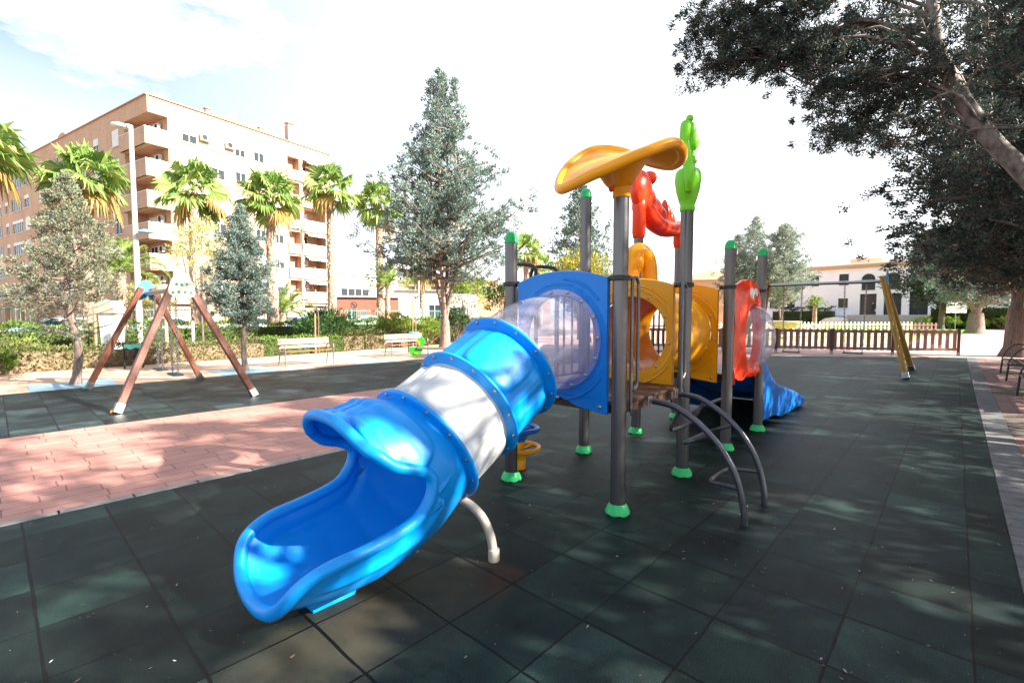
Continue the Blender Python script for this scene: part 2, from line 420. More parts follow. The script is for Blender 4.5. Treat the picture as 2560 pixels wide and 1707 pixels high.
# ------------------------------------------------------------------ materials used
M = {}
M['blue'] = plastic('blue_plastic', (0.0, 0.285, 0.82), 0.40)
M['panelblue'] = plastic('panel_blue_plastic', (0.0, 0.205, 0.70), 0.42)
M['slideblue'] = plastic('deep_blue_plastic', (0.0, 0.15, 0.58), 0.36)
M['yellow'] = plastic('yellow_plastic', (0.86, 0.36, 0.006), 0.33)
M['red'] = plastic('red_plastic', (0.85, 0.05, 0.008), 0.3)
M['lime'] = plastic('lime_plastic', (0.17, 0.62, 0.012), 0.28)
M['green'] = plastic('green_plastic', (0.015, 0.42, 0.11), 0.3)
M['collar'] = plastic('collar_green_plastic', (0.03, 0.55, 0.16), 0.38)
M['white'] = plastic('white_plastic', (0.78, 0.79, 0.76), 0.50, 0.4)
M['clear'] = clearmat('clear_polycarbonate', (0.90, 0.91, 0.99), haze=0.30)
M['dome'] = clearmat('clear_dome', haze=0.34)
M['post'] = mat('post_grey_metal', (0.125, 0.125, 0.13), 0.34, 0.7, 0.12, 3, 0.05, 90, (1, 1, 0.1))
M['rail'] = mat('rail_grey_metal', (0.13, 0.135, 0.14), 0.36, 0.6, 0.15, 9)
M['ladder'] = mat('ladder_grey_metal', (0.085, 0.09, 0.105), 0.33, 0.6, 0.18, 9)
M['black'] = mat('black_metal', (0.02, 0.02, 0.022), 0.4, 0.3, 0.2, 8)
M['bolt'] = mat('bolt_steel', (0.42, 0.41, 0.4), 0.3, 0.95, 0.2, 40)
M['steel'] = mat('steel', (0.38, 0.38, 0.38), 0.35, 0.9, 0.2, 20)
M['cream'] = mat('cream_paint', (0.55, 0.48, 0.40), 0.42, 0, 0.1, 6, 0.05)
M['deck'] = mat('brown_deck', (0.06, 0.03, 0.02), 0.5, 0, 0.3, 14, 0.2, 80)
M['eye'] = mat('eye_white', (0.75, 0.74, 0.66), 0.35)
M['pupil'] = mat('pupil_dark', (0.03, 0.03, 0.05), 0.3)
M['wood'] = mat('red_brown_wood', (0.16, 0.055, 0.03), 0.5, 0, 0.35, 5, 0.15, 40, (8, 8, 1.2))
M['yellowwood'] = mat('ochre_wood', (0.36, 0.20, 0.03), 0.5, 0, 0.3, 5, 0.15, 40, (8, 8, 1.2))
M['platewhite'] = mat('white_board', (0.74, 0.76, 0.71), 0.45)
M['plateblue'] = mat('blue_board', (0.05, 0.30, 0.60), 0.4)
M['rubberseat'] = mat('seat_rubber', (0.025, 0.035, 0.055), 0.6, 0, 0.25, 20)
M['benchwood'] = mat('bench_slat', (0.40, 0.185, 0.125), 0.45, 0, 0.15, 8, 0.1, 60, (1, 8, 8))
M['benchred'] = mat('bench_seat_slat', (0.33, 0.105, 0.06), 0.45, 0, 0.2, 8, 0.1, 60, (1, 8, 8))
M['darkslat'] = mat('dark_slat', (0.09, 0.045, 0.035), 0.5, 0, 0.3, 8, 0.2, 50)
M['benchmetal'] = mat('bench_metal', (0.22, 0.22, 0.22), 0.4, 0.7, 0.2, 12)
M['fencewood'] = mat('fence_wood', (0.24, 0.125, 0.095), 0.6, 0, 0.3, 8, 0.2, 50, (6, 6, 1))
M['fencepost'] = mat('fence_post', (0.075, 0.03, 0.022), 0.55, 0, 0.3, 8, 0.2, 50)
M['concrete'] = mat('concrete', (0.34, 0.33, 0.31), 0.8, 0, 0.15, 12, 0.3, 80)

# ------------------------------------------------------------------ world, sun, camera
SUN_EL = R_(31.0); SX, SY = 0.42, -0.9075                 # horizontal direction towards the sun
world = bpy.data.worlds.new("World"); scene.world = world; world.use_nodes = True
nt = world.node_tree; nt.nodes.clear()
out = nt.nodes.new('ShaderNodeOutputWorld'); bg = nt.nodes.new('ShaderNodeBackground')
sky = nt.nodes.new('ShaderNodeTexSky'); sky.sky_type = 'NISHITA'; sky.sun_disc = False
sky.sun_elevation = SUN_EL; sky.sun_rotation = math.atan2(SX, SY)
sky.air_density = 1.0; sky.dust_density = 1.6; sky.ozone_density = 1.0
tc = nt.nodes.new('ShaderNodeTexCoord')
mp = nt.nodes.new('ShaderNodeMapping'); mp.inputs['Rotation'].default_value = (0, 0, 0.6); mp.inputs['Scale'].default_value = (1.0, 1.6, 3.2)
nt.links.new(tc.outputs['Generated'], mp.inputs['Vector'])
n1 = noise(nt, mp.outputs[0], 3.6, 9, 0.6)
cl = ramp(nt, n1, [(0.45, (0.08, 0.08, 0.08)), (0.73, (1, 1, 1))])
sep = nt.nodes.new('ShaderNodeSeparateXYZ'); nt.links.new(tc.outputs['Generated'], sep.inputs[0])
# thin high cloud: thicker towards the horizon and towards +X, open patches high over the building
hz = mth(nt, 'SUBTRACT', 1.0, mth(nt, 'MULTIPLY', sep.outputs[2], 2.3), True)
ea = mth(nt, 'ADD', mth(nt, 'MULTIPLY', sep.outputs[0], 0.9), 0.05, True)
cov = mth(nt, 'MAXIMUM', cl, mth(nt, 'MAXIMUM', hz, ea))
skyc = mixc(nt, cov, sky.outputs['Color'], (9.4, 9.8, 10.2))
nt.links.new(skyc, bg.inputs['Color']); bg.inputs['Strength'].default_value = 0.052
nt.links.new(bg.outputs[0], out.inputs['Surface'])

sun = bpy.data.lights.new('sun', 'SUN'); sun.energy = 5.0; sun.angle = R_(0.53); sun.color = (1.0, 0.93, 0.82)
so = bpy.data.objects.new('sun', sun); COL.objects.link(so); so.location = (20, -40, 30)
sd = Vector((SX * math.cos(SUN_EL), SY * math.cos(SUN_EL), math.sin(SUN_EL)))
so.rotation_euler = sd.to_track_quat('Z', 'Y').to_euler()

cam = bpy.data.cameras.new('camera'); cam.sensor_width = 36; cam.lens = 36 * 1103.0 / 2352; cam.clip_start = 0.05; cam.clip_end = 1500
co = bpy.data.objects.new('camera', cam); COL.objects.link(co); scene.camera = co
pt = math.atan(64 / 1103.0)
fwd = Vector((FW[0] * math.cos(pt), FW[1] * math.cos(pt), -math.sin(pt)))
co.location = (0, 0, 1.62); co.rotation_euler = (-fwd).to_track_quat('Z', 'Y').to_euler()
scene.view_settings.view_transform = 'Standard'; scene.view_settings.look = 'None'
scene.view_settings.exposure = 2.1; scene.view_settings.gamma = 1.0
scene.cycles.max_bounces = 8; scene.cycles.transparent_max_bounces = 16; scene.cycles.diffuse_bounces = 3
scene.cycles.glossy_bounces = 3; scene.cycles.caustics_reflective = False; scene.cycles.caustics_refractive = False
scene.cycles.use_denoising = True

# ------------------------------------------------------------------ ground sheets
def sheet(name, poly, z, m, sub=None):
    b = MB(); b.add([(p[0], p[1], z) for p in poly], [tuple(range(len(poly)))]); return struct(name, b, m)
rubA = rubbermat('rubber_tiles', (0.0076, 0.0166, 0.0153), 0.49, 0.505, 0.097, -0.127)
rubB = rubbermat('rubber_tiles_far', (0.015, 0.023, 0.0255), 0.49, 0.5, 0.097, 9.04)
pink = brickmat('stamped_paving', (0.40, 0.185, 0.150), (0.47, 0.225, 0.180), (0.20, 0.085, 0.07), 0.42, 0.205, 0.007, 0, 0.62, 1.6, 0.45, 0.16)
terra = brickmat('terracotta_paving', (0.56, 0.36, 0.255), (0.60, 0.39, 0.28), (0.46, 0.28, 0.20), 0.4, 0.2, 0.006, 0, 0.8, 1, 0.5, 0.10)
plaza = brickmat('plaza_paving', (0.50, 0.32, 0.27), (0.56, 0.36, 0.31), (0.36, 0.22, 0.19), 0.4, 0.2, 0.01, 0.5, 0.8, 1, 0.5, 0.12)
earth = mat('garden_earth', (0.16, 0.115, 0.075), 0.95, 0, 0.4, 3, 0.5, 25)
pitm = mat('pit_earth', (0.085, 0.065, 0.05), 0.95, 0, 0.5, 5, 0.6, 35)
asph = mat('asphalt', (0.06, 0.06, 0.062), 0.9, 0, 0.25, 4, 0.3, 60)
padm = mat('pale_blue_rubber', (0.30, 0.46, 0.56), 0.8, 0, 0.12, 20, 0.3, 120)
grassm = mat('lawn_green', (0.10, 0.27, 0.012), 0.9, 0, 0.35, 6, 0.6, 60)
sidep = brickmat('side_paving', (0.19, 0.10, 0.09), (0.22, 0.12, 0.105), (0.12, 0.06, 0.05), 0.4, 0.2, 0.008, 0, 0.75, 1, 0.5, 0.25)
sheet('ground', [(-400, -400), (400, -400), (400, 400), (-400, 400)], -0.03, mat('bare_ground', (0.33, 0.27, 0.22), 0.95, 0, 0.2, 0.3))
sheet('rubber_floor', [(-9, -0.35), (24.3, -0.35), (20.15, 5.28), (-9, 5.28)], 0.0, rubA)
sheet('paved_path', [(-9, 5.38), (22.6, 5.38), (20.4, 9.04), (-9, 9.04)], 0.0, pink)
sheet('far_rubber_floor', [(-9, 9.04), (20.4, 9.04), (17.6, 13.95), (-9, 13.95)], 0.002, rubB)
sheet('terracotta_path', [(-14, 13.95), (40, 13.95), (40, 21.6), (24, 21.6), (15.5, 19.95), (9.5, 19.15), (-14, 18.5)], -0.004, terra)
sheet('side_pavement', [(-9, -0.62), (24.3, -0.62), (24.3, -9), (-9, -9)], -0.004, sidep)
sheet('plaza', [(22.6, 5.38), (20.15, 5.38), (24.3, -0.35), (24.3, -60), (170, -60), (170, 60), (40, 60), (40, 13.95), (17.6, 13.95)], -0.008, plaza)
for (a, b_) in ((9.1, 10.95), (13.75, 15.2), (18.75, 19.6), (4.4, 6.2)):
    sheet('tree_pit', [(a, -0.62), (b_, -0.62), (b_, -2.6), (a, -2.6)], 0.001, pitm)
sheet('garden_bed', [(-40, 18.5), (9.5, 19.15), (15.5, 19.95), (24, 21.6), (60, 26), (60, 33), (-40, 33)], -0.012, earth)
sheet('street', [(-80, 33), (60, 33), (60, 60), (-80, 60)], -0.014, asph)
for poly in ([(0.49, 14.0), (1.95, 14.0), (1.95, 15.45), (0.49, 15.45)], [(4.1, 14.0), (5.55, 14.0), (5.55, 15.6), (4.1, 15.6)], [(7.95, 14.0), (9.4, 14.0), (9.4, 15.7), (7.95, 15.7)]):
    sheet('pale_blue_pad', poly, 0.002, padm)
b = MB()
x = -9.0
while x < 22.3:                                       # pale kerb blocks along the near side of the path
    b.box((x + 0.245, 5.33, -0.02), (0.478, 0.098, 0.05), bev=0.006); x += 0.49
struct('path_kerb', b, mat('kerb_stone', (0.27, 0.24, 0.225), 0.8, 0, 0.25, 8, 0.3))
b = MB(); x = -9.0
while x < 24.2:                                       # grey setts along the right-hand side
    b.box((x + 0.1, -0.485, -0.022), (0.19, 0.262, 0.054), bev=0.006); x += 0.2
struct('kerb_strip', b, mat('kerb_setts', (0.115, 0.112, 0.115), 0.8, 0, 0.3, 5, 0.3))
lawnp = [L(35, 28.5), L(37.5, 36.8), L(56, 53), L(62, 51), L(62, 40), L(45, 30)]
sheet('lawn', [(p[0], p[1]) for p in lawnp], -0.002, grassm)
sheet('far_lawn', [(p[0], p[1]) for p in (L(27, 13), L(24.5, 20), L(34, 29), L(45, 30), L(45, 20))], -0.002, mat('dry_lawn', (0.34, 0.36, 0.07), 0.9, 0, 0.25, 5, 0.5, 60))

# ------------------------------------------------------------------ play structure
PS = thing('play_structure', 'colourful playground tower set with blue tube slide, yellow tunnel and red bubble panel', 'play structure', (4.6, 2.55, 0))
YA, YB = 1.965, 3.145
XS = (3.40, 4.655, 5.90, 7.17)
PR = 0.0605
def post(x, y, top, cap):
    b = MB(); n = 56
    pts = [(x, y, z) for z in (0.0, top)]
    b.tube(pts, PR, n, True, 0.035)
    p = b.build('post', M['post'], PS, True, 60)
    b = MB()
    def wv(i, an, r, h):
        if i == 0: return r * (1 + 0.03 * math.cos(7 * an)), max(0.0, 0.012 * math.cos(7 * an))
        return r, h
    b.lathe([(0.099, 0.0), (0.098, 0.016), (0.091, 0.038), (0.081, 0.058), (0.070, 0.076), (0.0655, 0.082), (0.0625, 0.079), (0.062, 0.02)], (x, y, 0.001), n=42, wave=wv)
    b.build('collar', M['collar'], p, True, 60)
    if cap:
        b = MB(); h = 0.1
        b.lathe([(0.0655, 0.0), (0.0675, 0.006), (0.0675, 0.016), (0.064, 0.02), (0.063, 0.04), (0.058, 0.065), (0.046, 0.09), (0.028, 0.106), (0.0, 0.112)], (x, y, top - 0.012), n=30)
        b.build('post_cap', M['green'], p, True, 50)
    return p
posts = {}
for k, (x, y, t, cp) in dict(a=(XS[0], YA, 2.58, 0), b=(XS[0], YB, 2.30, 1), c=(XS[1], YB, 2.94, 1), d=(XS[1], YA, 2.66, 0), e=(XS[2], YB, 2.68, 0), f=(XS[3], YB, 2.68, 0), g=(XS[2], YA, 2.38, 1), h=(XS[3], YA, 2.41, 1)).items():
    posts[k] = post(x, y, t, cp)
def clamp(x, y, z, dirs, p):
    b = MB()
    b.lathe([(PR + 0.001, -0.022), (PR + 0.016, -0.02), (PR + 0.02, 0.0), (PR + 0.016, 0.02), (PR + 0.001, 0.022)], (x, y, z), n=28)
    for d in dirs:
        d = V3(*d); c = V3(x, y, z)
        b.tube([c + d * (PR + 0.004), c + d * (PR + 0.05)], 0.021, 12)
        b.ball(c + d * (PR + 0.03) + V3(0, 0, 0.02), 0.009, 8, 6)
    b.build('clamp', M['black'], p, True, 45)
for k, dirs in (('a', [(0, 1, 0), (1, 0, 0)]), ('b', [(0, -1, 0), (1, 0, 0)]), ('c', [(0, -1, 0), (-1, 0, 0)]), ('d', [(0, 1, 0), (-1, 0, 0)]), ('e', [(0, -1, 0), (1, 0, 0)]), ('f', [(0, -1, 0), (-1, 0, 0)]), ('g', [(0, 1, 0), (1, 0, 0)]), ('h', [(-1, 0, 0), (0, 1, 0)])):
    x, y = {'a': (XS[0], YA), 'b': (XS[0], YB), 'c': (XS[1], YB), 'd': (XS[1], YA), 'e': (XS[2], YB), 'f': (XS[3], YB), 'g': (XS[2], YA), 'h': (XS[3], YA)}[k]
    clamp(x, y, 1.90 if k not in 'gh' else 1.93, dirs, posts[k])
# decks
for (xa, xb) in ((XS[0], XS[1]), (XS[2], XS[3])):
    b = MB()
    b.box(((xa + xb) / 2, 2.555, 0.885), (xb - xa - 0.02, 1.14, 0.03), bev=0.004)
    for yy in (2.02, 3.09): b.box(((xa + xb) / 2, yy, 0.83), (xb - xa - 0.14, 0.045, 0.078))
    for xx in (xa + 0.09, (xa + xb) / 2, xb - 0.09): b.box((xx, 2.555, 0.83), (0.045, 1.02, 0.076))
    b.build('deck', M['deck'], PS)

def outline_ray(poly, c, an):
    """distance from c along angle an to polygon boundary"""
    dx, dy = math.cos(an), math.sin(an); best = None
    for i in range(len(poly)):
        x1, y1 = poly[i][0] - c[0], poly[i][1] - c[1]; x2, y2 = poly[(i + 1) % len(poly)][0] - c[0], poly[(i + 1) % len(poly)][1] - c[1]
        den = dx * (y2 - y1) - dy * (x2 - x1)
        if abs(den) < 1e-12: continue
        t = (x1 * (y2 - y1) - y1 * (x2 - x1)) / den; u = (x1 * dy - y1 * dx) / den
        if t > 0 and -1e-9 <= u <= 1 + 1e-9 and (best is None or t > best): best = t
    return best
def ring_panel(mb, poly, hole_c, hole_r, o, u, v, w, t, relief=None, hole_ry=None):
    """flat moulded panel with a round hole; (u, v) panel plane, w = its front direction, t = thickness; relief(p, q) adds front height"""
    angs = sorted(set([2 * PI * k / 144 for k in range(144)] + [math.atan2(p[1] - hole_c[1], p[0] - hole_c[0]) % (2 * PI) for p in poly]))
    o, u, v, w = V3(*o), V3(*u), V3(*v), V3(*w); n = len(angs); vs = []
    nr = 15
    ry = hole_ry or hole_r
    def P(a, f):
        R = outline_ray(poly, hole_c, a); r0 = hole_r * ry / math.hypot(ry * math.cos(a), hole_r * math.sin(a))
        r = r0 + (R - r0) * f
        return hole_c[0] + r * math.cos(a), hole_c[1] + r * math.sin(a)
    rings = []
    fr = [0.0] + [0.02 + 0.955 * k / (nr - 1) for k in range(nr)] + [1.0]
    for i, f in enumerate(fr):
        hgt = t / 2 if 0 < i < len(fr) - 1 else t / 2 - 0.010
        rings.append([(P(a, f), hgt, True) for a in angs])
    back = [[(P(a, f), -t / 2 + (0.010 if f in (0.0, 1.0) else 0), False) for a in angs] for f in (1.0, 0.975, 0.02, 0.0)]
    allr = rings + back
    for rg in allr:
        for (pq, h, front) in rg:
            if front and relief and h == t / 2: h += relief(pq[0], pq[1])
            vs.append(o + u * pq[0] + v * pq[1] + w * h)
    m = len(allr)
    fs = [(i * n + k, i * n + (k + 1) % n, ((i + 1) % m) * n + (k + 1) % n, ((i + 1) % m) * n + k) for i in range(m) for k in range(n)]
    mb.add(vs, fs)
BOLT = {}
def bolts(parent, pts, w, r=0.012):
    """one bolt head per point, sharing one mesh per size"""
    key = round(r, 4)
    if key not in BOLT:
        b = MB(); b.lathe([(r * 1.25, 0.0), (r * 1.25, 0.003), (r, 0.0045), (r * 0.8, r * 0.7), (0.0, r * 0.95)], (0, 0, 0), (0, 0, 1), 10)
        b0 = b.build('bolt', M['bolt'], None, True); BOLT[key] = b0.data; bpy.data.objects.remove(b0)
    off = WL.get(parent.name, V3(0, 0, 0)); q = Vector(w).to_track_quat('Z', 'Y').to_euler()
    for p in pts:
        o = bpy.data.objects.new('bolt', BOLT[key]); COL.objects.link(o); o.parent = parent
        o.location = V3(*p) - off; o.rotation_euler = q
# panel outline in (y, z): arched top, wavy foot
def panel_poly(y0, y1):
    yc = (y0 + y1) / 2; hw = (y1 - y0) / 2; P = []
    for k in range(25):
        s = -1 + 2 * k / 24; P.append((yc + hw * s, 1.905 + 0.085 * (1 - abs(s) ** 2.2)))
    for k in range(1, 25):
        s = 1 - 2 * k / 24
        a = abs(s)
        P.append((yc + hw * s, 0.868 - 0.075 * sstep(0.1, 0.75, a) + (0.012 * math.cos(a * 9) if a < 0.85 else 0)))
    return P[::-1]
def panel_relief(yc):
    def f(y, z):
        d = math.hypot(y - yc, z - 1.395); h = 0.0
        h += 0.007 * (sstep(0.475, 0.485, d) - sstep(0.50, 0.51, d)) * (1 if z > 1.0 else 0)
        if z < 0.915: h -= 0.004
        return h
    return f
def panel_arcs(mb, xf, yc, sx=-1):
    """raised moulded strokes on the panel's face"""
    for (r, a0, a1, w) in ((0.525, 95, 140, 0.011), (0.525, 215, 262, 0.011), (0.53, 285, 318, 0.011), (0.50, 20, 28, 0.008), (0.50, -12, -4, 0.008), (0.50, -28, -20, 0.008)):
        mb.tube([(xf, yc + r * math.cos(R_(a)), 1.395 + r * math.sin(R_(a))) for a in np.linspace(a0, a1, 14)], w, 8)
    cy, cz = yc - 0.27, 1.72                              # fan-shaped grid at the upper corner
    fan = []
    for r in (0.06, 0.1, 0.14, 0.17):
        mb.tube([(xf, cy + 0.08 - r * math.cos(R_(a)), cz + r * math.sin(R_(a))) for a in np.linspace(5, 85, 9)], 0.004, 6)
    for a in (5, 25, 45, 65, 85):
        mb.tube([(xf, cy + 0.08 - r * math.cos(R_(a)), cz + r * math.sin(R_(a))) for r in (0.05, 0.17)], 0.004, 6)
YC = 2.555
Y_, Z_ = (0, 1, 0), (0, 0, 1)
b = MB(); ring_panel(b, panel_poly(2.065, 3.045), (YC, 1.395), 0.375, (3.40, 0, 0), Y_, Z_, (-1, 0, 0), 0.045, panel_relief(YC)); panel_arcs(b, 3.378, YC)
P1 = b.build('entry_panel', M['panelblue'], PS, True, 32)
bolts(P1, [(3.376, 2.13, 0.85), (3.376, 2.56, 0.88), (3.376, 2.98, 0.85)], (-1, 0, 0), 0.013)
# yellow tunnel with its two end panels
for xx, nm in ((XS[1], 0), (XS[2] - 0.03, 1)):
    b = MB(); ring_panel(b, panel_poly(2.075, 3.04), (YC, 1.395), 0.405, (xx, 0, 0), Y_, Z_, (-1, 0, 0), 0.045, panel_relief(YC)); panel_arcs(b, xx - 0.022, YC)
    pn = b.build('tunnel_panel', M['yellow'], PS, True, 32)
    bolts(pn, [(xx - 0.024, YC + 0.44 * math.cos(R_(a)), 1.395 + 0.44 * math.sin(R_(a))) for a in range(10, 360, 36)] + [(xx - 0.024, 2.13, 0.85), (xx - 0.024, 2.98, 0.85)], (-1, 0, 0), 0.011)
def tun(i, j):
    s = i / 40; th = 2 * PI * j / 72
    x = 4.68 + s * 1.165
    e = math.sin(PI * s)
    lobe = 0.035 * max(0, math.cos(2 * (th - 0.6))) ** 2 * e + 0.03 * e
    gro = -0.02 * math.exp(-((s - 0.5) / 0.05) ** 2)
    r = 0.405 + 0.03 * sstep(0, 0.12, s) * sstep(1, 0.88, s) + lobe + gro
    return (x, YC + r * math.sin(th), 1.395 - r * math.cos(th))
b = MB(); b.grid(tun, 41, 73); TN = b.build('tunnel', M['yellow'], PS, True, 60)
# hooded dormer on top of the tunnel
b = MB()
pts = smoothpts([(5.02, 2.80, 1.78), (5.03, 2.80, 2.08), (5.06, 2.78, 2.26), (5.15, 2.735, 2.345), (5.25, 2.69, 2.27), (5.29, 2.67, 2.08), (5.30, 2.665, 1.78)], 6)
b.tube(pts, [0.085 + 0.012 * math.sin(PI * k / (len(pts) - 1)) for k in range(len(pts))], 16)
b.ball((5.10, 2.765, 2.20), (0.10, 0.11, 0.14), 20, 12)
b.ball((5.06, 2.79, 2.03), (0.09, 0.10, 0.25), 20, 12)
b.build('tunnel_hood', M['yellow'], PS, True, 180)

# ---------------- tube slide
F = [(2.705, 1.195, R_(30)), (2.275, 0.955, R_(29.5)), (1.915, 0.752, R_(30))]       # flange centres
TR, FR = 0.395, 0.455
SL = thing  # (name only)
def frame(a):                                     # tangent (downhill), up-normal
    return V3(-math.cos(a), 0, -math.sin(a)), V3(-math.sin(a), 0, math.cos(a))
def pads(th, s, s0, s1):
    """moulded pads and ribs: th from the bottom, s along"""
    d = math.degrees(th) % 90 - 45; w = abs(d) / 31.0; q = abs((s - (s0 + s1) / 2) / ((s1 - s0) / 2 * 0.80))
    m = (w ** 4 + q ** 4) ** 0.25
    h = 0.019 * sstep(1.05, 0.95, m)
    e = math.degrees(th) % 90; e = min(e, 90 - e)
    inside = sstep(s0 + 0.05, s0 + 0.08, s) * sstep(s1 - 0.05, s1 - 0.08, s)
    h += 0.013 * inside * (math.exp(-((e - 3.2) / 1.3) ** 2))
    return h
def straight(A, B, m, parent):
    b = MB(); N, T = 36, 145
    ca = (A[2] + B[2]) / 2; l = math.hypot(A[0] - B[0], A[1] - B[1])
    def fn(i, j):
        s = i / (N - 1); th = 2 * PI * j / (T - 1); t, up = frame(A[2] + (B[2] - A[2]) * s)
        c = V3(A[0] + (B[0] - A[0]) * s, YC, A[1] + (B[1] - A[1]) * s)
        r = TR - 0.012 + pads(th, s * l, 0.0, l) + 0.012 * sstep(0.03, 0.09, s * l) * sstep(l - 0.03, l - 0.09, s * l)
        return c + (V3(0, 1, 0) * math.sin(th) - up * math.cos(th)) * r
    b.grid(fn, N, T); return b.build('tube_section', m, parent, True, 60)
def flange(Fx, R0, m, parent, off, thick=0.03, nb=14, name='flange', boltr=0.012, boltside=1):
    t, up = frame(Fx[2]); c = V3(Fx[0], YC, Fx[1]) + t * off
    b = MB(); h = thick / 2
    b.lathe([(R0 - 0.005, -h), (FR - 0.012, -h), (FR - 0.003, -h * 0.6), (FR, 0), (FR - 0.003, h * 0.6), (FR - 0.012, h), (R0 + 0.02, h), (R0 - 0.005, h + 0.02)], c, t, 96)
    f = b.build(name, m, parent, True, 50)
    if nb:
        y = V3(0, 1, 0)
        P = [c + (y * math.sin(2 * PI * (k + .5) / nb) - up * math.cos(2 * PI * (k + .5) / nb)) * (FR - 0.028) + t * h * boltside for k in range(nb)]
        bolts(f, P, t * boltside, boltr)
    return f
# clear elbow from panel to first flange
b = MB(); N, T = 40, 97
p0, p1 = V3(3.37, YC, 1.395), V3(F[0][0], YC, F[0][1]); t0 = V3(-1, 0, 0) * 0.75; t1 = frame(F[0][2])[0] * 0.75
def elbow(i, j):
    s = i / (N - 1); th = 2 * PI * j / (T - 1)
    h00 = 2 * s ** 3 - 3 * s ** 2 + 1; h10 = s ** 3 - 2 * s ** 2 + s; h01 = -2 * s ** 3 + 3 * s ** 2; h11 = s ** 3 - s ** 2
    c = p0 * h00 + t0 * h10 + p1 * h01 + t1 * h11
    a = F[0][2] * sstep(0, 1, s); t, up = frame(a)
    bulge = 0.012 * math.sin(PI * s)
    return c + (V3(0, 1, 0) * math.sin(th) - up * math.cos(th)) * (TR - 0.01 + bulge)
b.grid(elbow, N, T); EL = b.build('clear_tube', M['clear'], PS, True, 60)
fl = MB(); fl.lathe([(TR - 0.012, -0.008), (FR - 0.02, -0.008), (FR - 0.018, 0.0), (FR - 0.02, 0.008), (TR + 0.01, 0.008)], (3.36, YC, 1.395), (-1, 0, 0), 96)
fo = fl.build('clear_flange', M['clear'], EL, True, 40)
bolts(EL, [(3.351, YC + 0.415 * math.cos(R_(a)), 1.395 + 0.415 * math.sin(R_(a))) for a in range(8, 368, 24)], (-1, 0, 0), 0.012)
fl = MB(); t, up = frame(F[0][2]); fl.lathe([(TR - 0.012, -0.008), (FR - 0.02, -0.008), (FR - 0.018, 0.0), (FR - 0.02, 0.008), (TR + 0.01, 0.008)], V3(F[0][0], YC, F[0][1]) - t * 0.030, t, 96)
fl.build('clear_flange', M['clear'], EL, True, 40)
for k in (0.15, 0.62):                                  # seam strips along the top of the clear elbow
    pass
S1 = straight(F[0], F[1], M['blue'], PS); flange(F[0], TR, M['blue'], S1, -0.004); flange((F[1][0], F[1][1], F[1][2]), TR, M['blue'], S1, -0.02)
S2 = straight((F[1][0] - 0.0, F[1][1], F[1][2]), F[2], M['white'], PS)
t, up = frame(F[1][2])
# exit chute: a moulded shell with hood, notches, run-out and rolled rim
floorx = [0.80, 0.90, 1.0, 1.2, 1.4, 1.635, 1.85, 2.0, 2.105, 2.2]
floorz = [0.150, 0.128, 0.108, 0.078, 0.085, 0.130, 0.222, 0.33, 0.413, 0.472]
tiltx = [0.80, 0.9, 1.0, 1.2, 1.4, 1.6, 1.85, 2.1]; tilta = [-12, -8, -4, 2, 8, 16, 25, 30]
ends = ([0, 30, 42, 50, 56, 62, 67, 71, 74, 76, 77.5, 80, 86, 93, 99, 104, 110, 116, 124, 134, 146, 160, 180],
        [0.85, 0.85, 0.86, 0.875, 0.90, 0.95, 1.02, 1.10, 1.20, 1.40, 1.56, 1.66, 1.75, 1.82, 1.86, 1.855, 1.79, 1.69, 1.565, 1.455, 1.38, 1.335, 1.32])
XST = 2.105
def chute(th, x):
    """th degrees from the bottom (signed), x = floor station"""
    a = R_(lerp(x, tiltx, tilta)); t, up = frame(a)
    z = lerp(x, floorx, floorz)
    k = sstep(2.05, 1.45, x)                            # 0 at the tube, 1 at the run-out
    ath = abs(th); sg = 1 if th >= 0 else -1
    k2 = sstep(2.10, 1.97, x); Rw = TR + 0.045 * k2 - 0.02 * sstep(1.2, 0.9, x); Rb = TR + 0.035 * k2; Rt = TR + 0.125 * sstep(2.08, 1.86, x) + 0.025 * sstep(1.9, 1.5, x)
    ct, st = math.cos(R_(ath)), math.sin(R_(ath))
    flat = 1 - 0.22 * k
    yy = Rw * (abs(st) ** flat)
    hh = Rb - Rb * ct if ct >= 0 else Rb - Rt * ct
    if ct >= 0: hh = Rb - Rb * (ct ** (1 + 0.25 * k) if ct > 0 else 0)
    # moulded pads on the hood, grooves on the bed
    off = 0.0
    if ath > 90:
        d = (ath - 138) / 30.0; q = (x - 1.72) / 0.26; m = (d ** 4 + q ** 4) ** 0.25
        off += 0.022 * sstep(1.06, 0.94, m) + 0.012 * math.exp(-((ath - 176) / 3.2) ** 2) * sstep(1.35, 1.45, x) * sstep(2.05, 1.98, x)
    else:
        off += -0.008 * (math.exp(-((ath - 13) / 1.6) ** 2)) * sstep(1.75, 1.68, x)
        rim = lerp(x, ends[1][:15], ends[0][:15]) if x < 1.85 else 110
        off += 0.022 * math.exp(-((ath - (rim - 18)) / 4.5) ** 2) * sstep(0.95, 1.1, x) * sstep(2.0, 1.85, x)
    P = V3(x, YC, z) + up * hh + V3(0, 1, 0) * sg * yy
    n = V3(0, 1, 0) * sg * st - up * ct
    return P + n * off
N, T = 54, 241
ths = np.concatenate([np.linspace(-180, -125, 36)[:-1], np.linspace(-125, -45, 66)[:-1], np.linspace(-45, 45, 39)[:-1], np.linspace(45, 125, 66)[:-1], np.linspace(125, 180, 36)])
T = len(ths)
b = MB()
def ch(i, j):
    s = i / (N - 1); th = ths[j]; xe = lerp(abs(th), *ends)
    return chute(th, XST + (xe - XST) * s)
b.grid(ch, N, T)
edge = [chute(th, lerp(abs(th), *ends)) for th in ths[:-1]]
